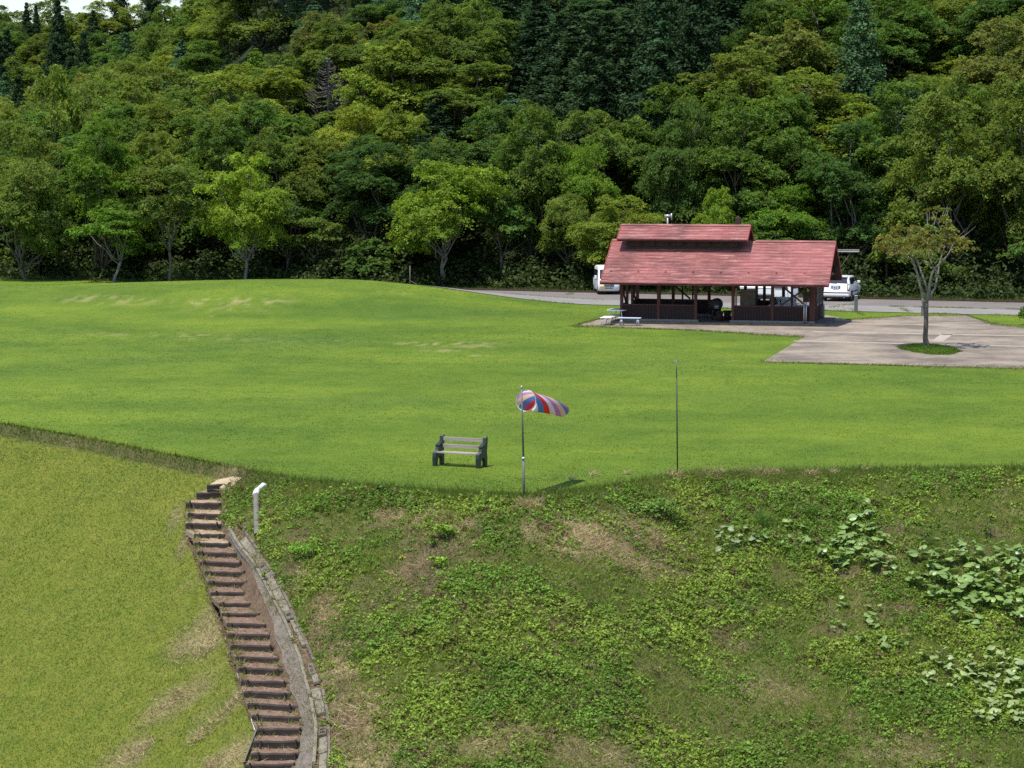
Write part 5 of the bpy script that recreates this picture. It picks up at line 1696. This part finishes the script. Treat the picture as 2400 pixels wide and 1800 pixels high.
# ------------------------------------------------------------------ lone plaza tree with its ring of grass
q = pix(2177, 826)
GX, GY = pix(2171, 817)[:2]
lone = thing('plaza_tree', 'lone umbrella-shaped tree with pale forked stems and olive-bronze leaves on the paving', 'tree', (GX, GY, PZ))
lone['group'] = 'single trees'
def zt_(zx, zy, dy=0.0): return ((zx - 862) / 187.6, dy, (1400 - zy) / 187.6)
rg = np.random.default_rng(21)
stem = MB()
stem.tube([(0.04, 0, -0.3), (0.02, 0, 0.05), (-0.06, 0, 0.5), (-0.03, 0, 1.2), zt_(855, 1060), zt_(858, 985)], [0.24, 0.18, 0.125, 0.115, 0.112, 0.10], 8)
part('trunk', stem, M_BARK, lone, True)
limbs = {'a': [(855, 1080, 0), (826, 960, .05), (815, 880, .1), (770, 700, .2), (735, 600, .2), (700, 570, .1), (620, 520, 0), (540, 488, -.1), (470, 430, -.1)],
         'b': [(735, 605, .2), (735, 500, .35), (738, 420, .45), (720, 340, .5)],
         'c': [(858, 985, 0), (870, 900, -.05), (885, 800, -.1), (900, 712, -.15), (930, 655, -.2), (1000, 590, -.2), (1050, 520, -.3), (1090, 430, -.3), (1180, 360, -.3)],
         'd': [(868, 870, 0), (830, 740, .3), (795, 640, .45), (770, 575, .5), (760, 480, .7), (800, 380, .8)],
         'e': [(865, 965, 0), (940, 850, .3), (975, 720, .5), (992, 610, .6), (1030, 500, .7), (1060, 380, .8)],
         'f': [(795, 640, .45), (830, 595, .3), (905, 620, .1), (925, 560, -.2), (930, 430, -.4), (920, 330, -.4)],
         'g': [(975, 720, .5), (935, 650, .7), (900, 560, .9), (890, 420, 1.1)],
         'h': [(1090, 430, .8), (970, 240, 1.0), (930, 150, 1.1)], 'i': [(1060, 380, .8), (1060, 240, 1.1), (1085, 120, 1.2)]}
for k, pts in limbs.items():
    r0 = {'a': .09, 'c': .085, 'd': .062, 'e': .072}.get(k, .042)
    part('limb', MB().tube([zt_(*p) for p in pts], np.linspace(r0, r0 * 0.28, len(pts)), 6), M_BARKP, lone, True)
tw = MB()
cen = []
for i in range(120):
    a = rg.uniform(0, 6.28); rr = math.sqrt(rg.random())
    x_ = -0.25 + 2.45 * rr * math.cos(a); y_ = 2.1 * rr * math.sin(a)
    z_ = 4.75 + 1.35 * (1 - rr ** 2.0) * rg.uniform(0.15, 1.0) + 0.22 * rg.normal() + (0.25 if x_ > 0.7 else 0) + 0.35 * rr * rg.uniform(-.2, 1)
    cen.append((x_, y_, z_))
for x_, y_, z_ in [(0.2, .9, 6.7), (0.7, 1.1, 6.9), (1.1, 1.0, 6.8), (0.9, .8, 6.4), (0.4, .8, 6.3)]: cen.append((x_, y_, z_))
for x_, y_, z_ in cen[::2]:
    tw.tube([(x_ * .75, y_ * .75, z_ - .45), (x_, y_, z_)], [.014, .005], 3, False)
for x_, y_, z_ in [(2.35, 0, 6.0), (1.95, .2, 5.9), (-2.4, .2, 5.5), (0.1, .9, 7.0), (1.2, 1.1, 7.1), (0.75, 1.0, 7.05)]:
    tw.tube([(x_ * .5, y_ * .5, z_ - 1.0), (x_ * .8, y_, z_ - .4), (x_, y_, z_)], [.02, .012, .004], 4, False)
part('twigs', tw, M_BARKP, lone, kind='stuff')
C = np.array(cen)
v, tnt = clump_leaves(rg, C, rg.uniform(.24, .50, len(C)), 0.5, 80, 0.125, np.array([0, 0, 4.2]), 0.8, .3, .7, .24, .55, .11)
me = mesh_np('crown', v, 4, tnt); me.materials.append(M_LEAF)
cr_ = link('crown', me, None, lone); cr_.color = (0.215, 0.222, 0.056, 1)

# ------------------------------------------------------------------ grass and weeds
rg = np.random.default_rng(9)
def inside(poly, X, Y):
    r = np.zeros(len(X), bool); n = len(poly); j = n - 1
    for i in range(n):
        xi, yi = poly[i][:2]; xj, yj = poly[j][:2]
        c = ((yi > Y) != (yj > Y)) & (X < (xj - xi) * (Y - yi) / (yj - yi + 1e-12) + xi)
        r ^= c; j = i
    return r

def lawn_colour(X, Y, n):
    a = fbm(X / 14., Y / 6., 61, 4); b = fbm(X / 1.6, Y / 2.6, 63, 4)
    t = sst(0.36, 0.64, a)
    c0 = np.array([0.090, 0.148, 0.013]); c1 = np.array([0.192, 0.248, 0.020])
    c = c0[None] * (1 - t[:, None]) + c1[None] * t[:, None]
    c = c * (0.82 + 0.36 * sst(0.3, 0.7, b))[:, None] * rg.uniform(.78, 1.25, n)[:, None]
    dark = blob(X, Y, DARKLAWN)[:, None]
    c = c * (1 - 0.45 * dark)
    dry = (blob(X, Y, DRYLAWN) * sst(0.52, 0.58, fbm(X * 2.6, Y * 1.0, 31, 4)))[:, None] * 0.8
    return c * (1 - dry) + np.array([.40, .33, .15])[None] * dry

def lawn_grass():
    N = 125000
    Yd = 74 + (172 - 74) * rg.random(N * 2) ** 1.35
    X = (rg.random(N * 2) * 2 - 1) * (Yd * 0.212 + 2)
    ok = (Yd > edge(X) - 0.1) & (Yd < rl(X, -0.15))
    for P_ in (PA, PATH): ok &= ~inside(P_, X, Yd)
    u, v = (X - c0[0]) * math.cos(ANG) + (Yd - c0[1]) * math.sin(ANG), -(X - c0[0]) * math.sin(ANG) + (Yd - c0[1]) * math.cos(ANG)
    ok &= ~((u > -.6) & (u < PL + .8) & (v > -.55) & (v < PD + .55))
    X, Y = X[ok][:N], Yd[ok][:N]
    n = len(X); per = 3
    col = lawn_colour(X, Y, n)
    P = np.stack([X, Y, ground(X, Y)], -1)
    i = np.repeat(np.arange(n), per); m = n * per
    P = P[i] + np.concatenate([rg.normal(size=(m, 2)) * .07, np.full((m, 1), -.01)], 1)
    D = np.concatenate([rg.normal(size=(m, 2)) * .75, np.ones((m, 1))], 1)
    far = np.clip((Y[i] - 74) / 90, 0, 1)
    return mesh_np('lawn_grass', blades(P, D, rg.uniform(.025, .06, m) * (1 - .2 * far), .022 + .012 * far, rg), 3, col[i] * rg.uniform(.88, 1.15, m)[:, None])
link('lawn_grass', lawn_grass(), M_BLADE, kind='stuff')

def on_bank(N, y_lo=56., xw=17.5):
    Y = y_lo + (93 - y_lo) * rg.random(N)
    X = (rg.random(N) * 2 - 1) * (Y * 0.205 + 4.0)
    ok = (Y < edge(X) + 0.15) & ~((X > stair_x(Y) - 0.56) & (X < np.where(Y < KERB[0][1] + 0.1, chain_x(GUT, Y) + 0.05, stair_x(Y) + 0.52)) & (Y < STEPS[0][0][1] + .35))
    X, Y = X[ok], Y[ok]
    return X, Y

def bank_cover():
    """low broad-leaved weeds in clumps, right of the steps"""
    X, Y = on_bank(100000)
    st, so, gr, lf = zones(X, Y)
    keep = rg.random(len(X)) < np.clip(gr * 0.75 + .05, 0, 1) * (1 - lf) * sst(0.25, 1.2, edge(X) - Y)
    X, Y, gr = X[keep][:22000], Y[keep][:22000], gr[keep][:22000]
    k = len(X); per = 20
    h = 0.05 + 0.16 * fbm(X / .8, Y / .8, 91, 3) * gr
    Zg = ground(X, Y)
    lum = 0.65 + 0.8 * fbm(X / .9, Y / .9, 93, 4)
    a = sst(.40, .62, fbm(X / 1.8, Y / 1.8, 95, 3))[:, None]
    col = (np.array([.138, .235, .036])[None] * (1 - a) + np.array([.208, .288, .045])[None] * a) * lum[:, None]
    i = np.repeat(np.arange(k), per); m = k * per
    o = rg.normal(size=(m, 3)) * np.array([.085, .085, .03])
    P = np.stack([X, Y, Zg + h], -1)[i] + o
    P[:, 2] = np.maximum(P[:, 2] - 1.2 * (o[:, 0] ** 2 + o[:, 1] ** 2) * 3, Zg[i] - 0.01)
    Nn = np.array([0, -.15, .9])[None] + rg.normal(size=(m, 3)) * .5
    L = rg.uniform(.045, .10, m)
    br = (rg.random(k) < .09)[i][:, None] | (rg.random(m) < .05)[:, None]
    cc = np.where(br, np.array([.150, .112, .055])[None], col[i])
    return mesh_np('ground_cover', blades(P, np.cross(nrm(Nn), rg.normal(size=(m, 3))), L, L * .9, rg, Nn), 3, cc * rg.uniform(.6, 1.4, m)[:, None])
link('ground_cover', bank_cover(), M_WEED, kind='stuff')

def bank_grass():
    """green blades: longer at the lip of the bank, mown short on the slope beside the steps"""
    X, Y = on_bank(1150000)
    st, so, gr, lf = zones(X, Y)
    t = edge(X) - Y
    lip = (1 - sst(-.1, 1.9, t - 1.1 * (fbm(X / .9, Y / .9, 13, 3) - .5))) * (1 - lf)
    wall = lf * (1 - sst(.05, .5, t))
    keep = rg.random(len(X)) < np.clip(0.6 * lf * (1 - .55 * np.maximum(st, so)) + lip * .95 + wall * .9 + .80 * (1 - lf) * (1 - .55 * np.maximum(st, so)), 0, 1)
    X, Y, lf, lip, t, wall, st = X[keep], Y[keep], lf[keep], lip[keep], t[keep], wall[keep], st[keep]
    n = len(X)
    P = np.stack([X, Y, ground(X, Y) - .01], -1)
    D = np.concatenate([rg.normal(size=(n, 2)) * .8, np.ones((n, 1))], 1)
    D[:, 1] -= .35; D[:, 0] += .25 * lf
    a = fbm(X / 2.2, Y / 2.2, 97, 4)[:, None]
    mown = np.array([.125, .180, .022])[None] * (1 - sst(.35, .65, a)) + np.array([.214, .236, .040])[None] * sst(.35, .65, a)
    wild = np.array([.140, .232, .033])[None] * (1 - a) + np.array([.262, .302, .060])[None] * a
    col = mown * lf[:, None] + wild * (1 - lf[:, None])
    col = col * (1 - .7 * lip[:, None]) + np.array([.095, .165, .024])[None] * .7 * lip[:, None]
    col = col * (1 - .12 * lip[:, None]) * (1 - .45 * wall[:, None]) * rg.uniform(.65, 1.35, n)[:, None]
    col = col * (1 - .6 * st[:, None]) + np.array([.36, .30, .15])[None] * .6 * st[:, None]
    H = (.05 + .05 * rg.random(n)) * lf + (.06 + .22 * rg.random(n) ** 2) * (1 - lf) + lip * .12 * rg.random(n) + wall * .15 * rg.random(n)
    H = H + (1 - lf) * (rg.random(n) < .012 + .05 * sst(.55, .7, fbm(X / 1.3, Y / 1.3, 101, 3))) * rg.uniform(.1, .34, n)
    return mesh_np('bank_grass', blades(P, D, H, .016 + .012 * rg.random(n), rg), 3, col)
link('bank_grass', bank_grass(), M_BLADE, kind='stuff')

def dry_grass():
    X, Y = on_bank(310000)
    st, so, gr, lf = zones(X, Y)
    keep = rg.random(len(X)) < np.clip(st * 1.1 + so * .45 + .17 * (1 - lf) + .05, 0, 1) * np.where(lf > .5, .8, 1)
    X, Y, st, so = X[keep], Y[keep], st[keep], so[keep]
    n = len(X)
    P = np.stack([X, Y, ground(X, Y) + .005 + .05 * rg.random(n) * st], -1)
    ang = 6.28 * fbm(X / 1.2, Y / 1.2, 99, 2) * 2
    D = np.stack([np.cos(ang) + rg.normal(size=n) * .7, np.sin(ang) * .7 - .6 + rg.normal(size=n) * .6, .35 + .35 * rg.random(n)], -1)
    l = rg.uniform(.55, 1.3, n)[:, None]
    s_ = np.clip(st * 1.2, 0, 1)[:, None]
    col = (np.array([.47, .365, .235])[None] * s_ + np.array([.215, .150, .100])[None] * (1 - s_)) * l
    return mesh_np('dry_grass', blades(P, D, rg.uniform(.10, .30, n), .014 + .010 * rg.random(n), rg), 3, col)
link('dry_grass', dry_grass(), M_STRAW, kind='stuff')

# grass ring round the foot of the plaza tree
def ring_grass():
    n = 9000
    a = rg.uniform(0, 6.28, n); r = np.sqrt(rg.random(n))
    q = r * (0.72 + .5 * fbm(np.cos(a) * 1.7 + 5, np.sin(a) * 1.7 + 5, 19, 2))
    X = GX + 0.05 + 1.5 * q * np.cos(a); Y = GY - 1.0 + 3.3 * q * np.sin(a)
    Z = PZ + 0.12 * (1 - r ** 2)
    P = np.stack([X, Y, Z - .03], -1)
    D = np.concatenate([rg.normal(size=(n, 2)) * .6, np.ones((n, 1))], 1)
    l = rg.uniform(.6, 1.3, n)[:, None]
    return mesh_np('ring_grass', blades(P, D, rg.uniform(.06, .16, n), .03, rg), 3, np.array([.095, .165, .020])[None] * l)
link('ring_grass', ring_grass(), M_BLADE, kind='stuff')
mb = MB().lathe([(1.22, -0.02), (1.15, 0.02), (0.8, 0.08), (0.3, 0.11), (0.02, 0.11)], 24)
mb.v = [(x, y * 2.4, z) for x, y, z in mb.v]
part('grass_island', mb, M_LAWN, plaza, True, loc=(GX + .05, GY - 1.0, PZ))

# clipped shrub at the picture's edge
q = pix(2408, 762)
sh = thing('clipped_shrub', 'dense rounded green shrub on the grass beyond the plaza corner', 'shrub', q)
rg = np.random.default_rng(31)
d = pick_dirs(rg, 60, -.1); C = d * np.array([.42, .42, .55]) + np.array([0, 0, .45])
v, tnt = clump_leaves(rg, C, np.full(len(C), .2), .8, 60, .07, np.array([0, 0, .4]), .5, .8, .5)
me = mesh_np('foliage', v, 4, tnt); me.materials.append(M_LEAF)
f_ = link('foliage', me, None, sh); f_.color = (.115, .19, .026, 1)
part('stems', MB().tube([(0, 0, -.1), (.05, 0, .4)], [.04, .02], 5).tube([(0, 0, 0), (-.15, .1, .5)], [.03, .01], 5), M_BARK, sh)

# single weeds and tufts on the bank
def weed(px, py, r, h, col, label, n=260, leaf=.085, name='weed_plant', flat=.7):
    p = pix(px, py)
    t = thing(name, label, 'plant', p, 0, 'leafy weeds on the bank')
    k = max(5, int(n / 26))
    d = pick_dirs(rg, k, -.05); C = d * np.array([r * .75, r * .75, h * .6]) + np.array([0, 0, h * .45])
    C[:, 1] *= .8
    v, tn = clump_leaves(rg, C, np.full(len(C), r * .42), flat, 26, leaf, np.array([0, 0, 0.]), .9, .4, .5, .2, .6)
    me = mesh_np('foliage', v, 4, tn * np.array(col)[None] * 1.6); me.materials.append(M_WEED)
    link('foliage', me, None, t)
    s = MB()
    for q in C[::2]: s.tube([(0, 0, -.03), tuple(q * .9)], [.012, .006], 4, False)
    part('stems', s, M_BARK, t)
weed(1037, 1262, .34, .38, (.150, .235, .026), 'bright leafy weed on brown soil below the park bench', 330, .10)
weed(1022, 1328, .28, .26, (.150, .235, .026), 'smaller bright weed just below the leafy one on brown soil', 240, .10)
weed(1012, 1282, .2, .18, (.095, .165, .024), 'low dark weed between the two bright weeds on brown soil', 120, .07)
weed(944, 1312, .08, .1, (.32, .34, .03), 'tiny yellow-green weed alone on the brown soil', 40, .06)
weed(712, 1300, .56, .26, (.105, .205, .022), 'dense bright green mat of weed beside the drain channel', 620, .07, flat=.5)
weed(1545, 1210, .72, .42, (.105, .165, .032), 'broad leafy weed patch above the patch of straw', 760, .10, flat=.5)
weed(885, 1160, .26, .28, (.060, .105, .022), 'small dark weed on the lip of the bank below the bench', 160, .08)
weed(2318, 1262, .20, .48, (.070, .125, .022), 'upright dark seedling with bright top on the bank', 170, .08)
weed(2322, 1225, .14, .22, (.220, .290, .026), 'bright yellow-green shoot above the dark seedling', 70, .07)
weed(565, 1240, .14, .25, (.100, .155, .022), 'green weed at the head of the drain channel kerb', 90, .06)
weed(622, 1366, .12, .3, (.110, .165, .024), 'green weed sprouting from a joint in the drain channel', 80, .06)
weed(766, 1704, .16, .16, (.115, .19, .022), 'green weed filling a gap in the drain channel covers', 120, .06)
weed(745, 1540, .14, .12, (.11, .14, .022), 'weed between broken drain channel covers', 90, .05)
weed(1268, 1212, .12, .14, (.16, .23, .025), 'small fresh weed below the windsock pole', 60, .06)
weed(2000, 1655, .22, .14, (.10, .17, .022), 'leafy weed low on the bank below the butterbur', 150, .07)
def tuft(px, py, n, h, col, label, spread=.16, lean=.55, mat=None, name='grass_tuft', w=.018):
    p = pix(px, py)
    t = thing(name, label, 'grass tuft', p, 0, 'grass tufts on the bank')
    P = np.concatenate([rg.normal(size=(n, 2)) * spread * .45, np.full((n, 1), -.02)], 1)
    P[:, 2] += P[:, 1] * .38
    D = np.concatenate([rg.normal(size=(n, 2)) * lean, np.ones((n, 1))], 1)
    Hh = h * rg.uniform(.55, 1.1, n)
    v = blades(P, D, Hh * .6, w, rg)
    # upper half of each blade bends over
    D2 = D.copy(); D2[:, :2] *= 2.2; D2[:, 2] *= .55
    v2 = blades(P + nrm(D) * (Hh * .5)[:, None], D2, Hh * .55, w * .8, rg)
    l = rg.uniform(.65, 1.35, 2 * n)[:, None]
    me = mesh_np('blades', np.concatenate([v, v2]), 3, np.array(col)[None] * l); me.materials.append(mat or M_BLADE)
    o = link('blades', me, None, t); o['kind'] = 'stuff'
G1, G2 = (.085, .155, .024), (.13, .19, .028)
tuft(1790, 1240, 130, .75, G1, 'tall dark grass tuft above the smallest butterbur leaves', .22, .35)
tuft(1902, 1218, 120, .72, G1, 'tall dark grass tuft beside the middle butterbur clump', .18, .3)
tuft(1712, 1300, 60, .6, (.06, .12, .03), 'thin bluish grass tuft under the smallest butterbur leaves', .14, .35)
tuft(2170, 1278, 170, .45, (.075, .125, .03), 'round fountain-like grass tuft between the butterbur clumps', .2, .8)
tuft(2100, 1680, 330, .42, G2, 'wide bright grass tuft at the foot of the bank', .62, .6)
tuft(1985, 1560, 120, .5, G2, 'loose bright grass tuft below the scattered butterbur leaves', .3, .5)
tuft(1270, 1690, 140, .36, G2, 'low grass tuft below the windsock on the weedy slope', .4, .6)
tuft(840, 1545, 160, .42, G1, 'dark grass tuft beside the dry grass along the drain', .35, .4)
tuft(1240, 1186, 190, .38, (.48, .37, .23), 'straw-coloured dead grass tuft at the foot of the windsock pole', .26, 1.1, M_STRAW)
tuft(1302, 1150, 60, .28, (.46, .37, .22), 'small straw tuft beside the windsock shadow', .12, 1.0, M_STRAW)
tuft(1575, 1118, 130, .30, (.46, .36, .21), 'straw tuft at the foot of the thin pole', .3, 1.1, M_STRAW)
tuft(905, 1215, 120, .4, (.42, .32, .2), 'bent straw tuft on the bank below the bench', .3, 1.1, M_STRAW)
tuft(1400, 1280, 220, .45, (.46, .35, .22), 'large pale straw tuft in the middle of the bank', .5, .9, M_STRAW)
tuft(1520, 1275, 200, .42, (.40, .30, .19), 'large straw tuft under the broad leafy weed patch', .5, .9, M_STRAW)
tuft(835, 1690, 220, .5, (.44, .33, .22), 'long pale dead grass tuft beside the lowest drain covers', .5, .9, M_STRAW)
tuft(500, 1800, 200, .4, (.44, .35, .22), 'long dead grass tuft beside the lowest steps', .5, .9, M_STRAW)
tuft(415, 1640, 160, .34, (.42, .34, .2), 'dead grass tuft on the mown slope beside the steps', .45, .9, M_STRAW)

# butterbur: every large leaf a piece of its own
def leaf_shape(k):
    r_ = random.Random(k)
    mb = MB(); n = 13; pts = [(0, 0.0, 0.0)]
    for i in range(n):
        a = math.radians(-70 + 320 * i / (n - 1) + 0) + math.pi * .0
        rr = 1.0 * (0.88 + .16 * r_.random()) * (1.0 if 0 < i < n - 1 else .82)
        pts.append((math.cos(a) * rr, math.sin(a) * rr, -.16 * rr + .14 * math.sin(3 * a + k) + r_.uniform(-.05, .05)))
    mid = [(x * .55, y * .55, .05 + r_.uniform(-.03, .03)) for x, y, _ in pts[1:]]
    o = 1 + n
    mb.v = pts + mid
    for i in range(n - 1):
        mb.f.append((0, o + i, o + i + 1)); mb.f.append((o + i, 1 + i, 2 + i, o + i + 1))
    me = mb.mesh('leaf', True)
    a = me.attributes.new('tint', 'FLOAT_COLOR', 'POINT')
    a.data.foreach_set('color', np.ones(len(me.vertices) * 4, np.float32))
    me.materials.append(M_BIGLEAF)
    return me
LEAFM = [leaf_shape(k) for k in range(5)]
rl_ = random.Random(4)
def butterbur(regs, label, col, r0=.12, r1=.2, h0=.12, h1=.45):
    cx_ = sum(r[0] for r in regs) / len(regs); cy__ = sum(r[1] for r in regs) / len(regs)
    b0 = pix(cx_, cy__)
    t = thing('butterbur_plant', label, 'plant', b0, 0, 'butterbur clumps on the bank')
    st = MB()
    for px, py, rx, ry, n in regs:
        for _ in range(int(n * 2.1 + .5)):
            a = rl_.uniform(0, 6.28); q = math.sqrt(rl_.random())
            p = pix(px + 1.22 * rx * q * math.cos(a), py + 1.25 * ry * q * math.sin(a) + 12)
            rr = rl_.uniform(r0 * .6, r1 * .95); h = rl_.uniform(h0, h1)
            loc = Vector((p[0] - b0[0], p[1] - b0[1], p[2] - b0[2] + h))
            o = bpy.data.objects.new('leaf', LEAFM[rl_.randrange(5)]); COL.objects.link(o); o.parent = t
            o.location = loc; o.scale = (rr, rr, rr)
            o.rotation_euler = (rl_.uniform(-.6, .35) + .22, rl_.uniform(-.5, .5), rl_.uniform(0, 6.28))
            k = rl_.uniform(.75, 1.2)
            o.color = (col[0] * k, col[1] * k, col[2] * k * rl_.uniform(.8, 1.15), 1)
            st.tube([(loc.x + rl_.uniform(-.05, .05), loc.y + .03, loc.z - h - .05), tuple(loc)], [.009, .006], 4, False)
    part('stems', st, M_WEED_ST, t, kind='stuff')
M_WEED_ST = simple('green_stems', (.07, .10, .03), (.05, .075, .025), 6, .6)
CA, CB = (.215, .320, .090), (.30, .38, .155)
butterbur([(1700, 1262, 26, 28, 6), (1738, 1258, 22, 18, 5), (1788, 1262, 22, 10, 4)], 'small butterbur clump of pale round leaves nearest the straw patch', (.26, .33, .16), .10, .15, .1, .3)
butterbur([(1865, 1265, 34, 20, 9), (1832, 1232, 14, 10, 2)], 'second small butterbur clump below the tall grass tufts', CA, .10, .16, .1, .3)
butterbur([(2005, 1200, 34, 22, 7), (2000, 1245, 45, 22, 11), (1965, 1290, 42, 24, 13), (2030, 1305, 50, 22, 13), (1960, 1325, 30, 12, 5), (2065, 1330, 35, 14, 6), (2075, 1270, 20, 10, 3)], 'middle butterbur clump climbing the bank in a narrow drift', CA, .10, .19)
butterbur([(2220, 1300, 70, 22, 14), (2290, 1340, 100, 30, 30), (2200, 1360, 60, 24, 14), (2330, 1395, 70, 34, 24), (2240, 1410, 60, 24, 13), (2370, 1300, 34, 18, 7), (2265, 1455, 30, 14, 4), (2385, 1440, 20, 20, 5)], 'largest butterbur clump with crowded pale leaves and deep shade', CA, .11, .22, .15, .5)
butterbur([(2045, 1440, 20, 26, 8), (2060, 1500, 40, 16, 7), (1960, 1470, 20, 14, 3), (2110, 1500, 24, 10, 3), (1975, 1415, 10, 8, 2)], 'few scattered butterbur leaves around the bare brown patch', CA, .08, .15, .08, .25)
butterbur([(2200, 1560, 40, 26, 9), (2330, 1560, 60, 30, 20), (2280, 1600, 50, 22, 11), (2360, 1620, 36, 18, 8), (2330, 1670, 50, 22, 10), (2180, 1600, 22, 14, 3), (2385, 1690, 14, 10, 2)], 'lowest butterbur clump with whitish leaves at the foot of the bank', CB, .09, .17, .12, .35)

# weeds in the seam of the road, grass creeping over the paving edges, litter of dry grass on the steps
def seam_weeds():
    P = []; 
    for x0, x1, dens, off, wd in ((-3, 42, 26, 5.6, .10), (19, 42, 40, 5.65, .16), (-21, 42, 30, -.05, .16), (-21, 42, 24, 12.9, .2)):
        n = int((x1 - x0) * dens)
        X = rg.uniform(x0, x1, n)
        k = rg.random(n) < sst(.42, .6, fbm(X / 1.7, X * 0 + off, 23, 3))
        X = X[k]; P.append(np.stack([X, rl(X, off) + rg.normal(size=len(X)) * wd, X * 0], -1))
    for a, b, n in ((pix(1940, 722), pix(2010, 713), 90), (pix(1990, 725), pix(2020, 738), 60), (pix(2110, 722), pix(2135, 735), 70), (pix(1330, 692), pix(1345, 686), 60)):
        t = rg.random(n)[:, None]
        q = np.array(a)[None] * (1 - t) + np.array(b)[None] * t + rg.normal(size=(n, 3)) * np.array([.12, .4, 0]); P.append(q)
    for poly in (PA, PATH):
        for i in range(len(poly)):
            a, b = np.array(poly[i]), np.array(poly[(i + 1) % len(poly)])
            n = int(np.linalg.norm(b - a) * 60); t = rg.random(n)[:, None]
            mid = (a + b) / 2
            u = (mid[0] - c0[0]) * math.cos(ANG) + (mid[1] - c0[1]) * math.sin(ANG)
            if poly is PATH and i in (2, 3, 4): continue
            if poly is PA and i in (6, 7): continue
            P.append(a[None] * (1 - t) + b[None] * t + rg.normal(size=(n, 3)) * np.array([.12, .34, 0]) * sst(.3, .7, fbm(t[:, 0] * np.linalg.norm(b - a) / 1.3, t[:, 0] * 0 + i, 29, 3))[:, None] * 1.6)
    P = np.concatenate(P); P[:, 2] = ground(P[:, 0], P[:, 1]) + .01
    i = np.repeat(np.arange(len(P)), 4); m = len(i)
    Q = P[i] + rg.normal(size=(m, 3)) * np.array([.05, .07, 0])
    D = np.concatenate([rg.normal(size=(m, 2)) * .8, np.ones((m, 1))], 1)
    l = rg.uniform(.7, 1.3, m)[:, None]; dr = (rg.random(len(P)) < .4)[i][:, None]
    col = np.where(dr, np.array([.26, .23, .10])[None], np.array([.115, .175, .022])[None]) * l
    return mesh_np('seam_grass', blades(Q, D, rg.uniform(.06, .16, m), .025, rg), 3, col)
link('seam_grass', seam_weeds(), M_BLADE, kind='stuff')

def step_litter():
    """dry stalks and green blades lying over the ends of the treads and in the drain"""
    N = 22000
    Y = rg.uniform(58, STEPS[0][0][1] + .3, N)
    lane = rg.random(N)
    sx = stair_x(Y); wd = np.interp(Y, SYs, sw) / 2
    kx_ = chain_x(KERB, Y); gx_ = chain_x(GUT, Y)
    X = np.where(lane < .28, sx - wd + np.abs(rg.normal(size=N)) * .12 - .06,
        np.where(lane < .52, sx + wd + .06 + rg.normal(size=N) * .16,
        np.where(lane < .68, sx + rg.uniform(-1, 1, N) * wd,
        np.where(lane < .84, kx_ + (gx_ - kx_) * rg.random(N), np.minimum(kx_, sx + 1.2) + rg.normal(size=N) * .07))))
    # height of the steps under the litter
    order = np.argsort(SYs)
    SZ = np.array([c[0][2] for c in STEPS])[o_]
    idx = np.clip(np.searchsorted(SYs, Y) , 1, len(SYs) - 1)
    on = np.abs(X - sx) < wd + .02
    Z = np.where(on, SZ[idx] - .09 + .02, ground(X, Y) + .0)
    Z = np.where((X > kx_) & (X < gx_) , ground(X, Y) - .01 + .07 * (rg.random(N) < .5), Z)
    keep = rg.random(N) < .25 + .9 * sst(.4, .6, fbm(X * 1.1, Y * 1.1, 27, 3))
    X, Y, Z = X[keep], Y[keep], Z[keep]; n = len(X)
    D = np.stack([rg.normal(size=n), rg.normal(size=n), .12 + .5 * rg.random(n) ** 2], -1)
    gk = (rg.random(n) < .35)[:, None]
    D[gk[:, 0], 2] += .7
    col = np.where(gk, np.array([.12, .17, .025])[None], np.array([.40, .31, .19])[None]) * rg.uniform(.6, 1.25, n)[:, None]
    return mesh_np('step_litter', blades(np.stack([X, Y, Z], -1), D, rg.uniform(.08, .24, n), .016, rg), 3, col)
link('step_litter', step_litter(), M_STRAW, kind='stuff')


# straw bits caught along the lip of the bank
SV, SC_ = [], []
for k, (px, py, n_, sp) in enumerate(((1392, 1116, 40, .12), (1470, 1112, 36, .1), (1655, 1108, 60, .2), (1690, 1110, 50, .16), (1730, 1108, 40, .12), (1778, 1107, 70, .2), (1810, 1109, 60, .2), (1905, 1112, 70, .2), (1955, 1110, 40, .14), (1340, 1128, 30, .1), (2030, 1104, 40, .14), (1005, 1212, 70, .3), (1100, 1238, 60, .25), (470, 1530, 170, .5), (545, 1650, 120, .35), (330, 1760, 170, .5), (480, 1720, 180, .45), (800, 1600, 170, .4), (770, 1450, 120, .3), (860, 1760, 180, .5))):
    p = pix(px, py)
    n_ = int(n_ * 1.3)
    P = np.concatenate([rg.normal(size=(n_, 2)) * sp * np.array([.6, .4]), np.zeros((n_, 1))], 1) + np.array([p[0], p[1], 0])
    P[:, 2] = ground(P[:, 0], P[:, 1]) + .01 + .08 * rg.random(n_)
    D = np.concatenate([rg.normal(size=(n_, 2)) * 1.2, .7 * np.ones((n_, 1))], 1)
    SV.append(blades(P, D, (.26 if k < 11 else .32) * rg.uniform(.4, 1, n_), .017, rg))
    SC_.append(np.array([.47, .375, .235])[None] * rg.uniform(.6, 1.3, n_)[:, None])
link('dead_straw', mesh_np('dead_straw', np.concatenate(SV), 3, np.concatenate(SC_)), M_STRAW, kind='stuff')
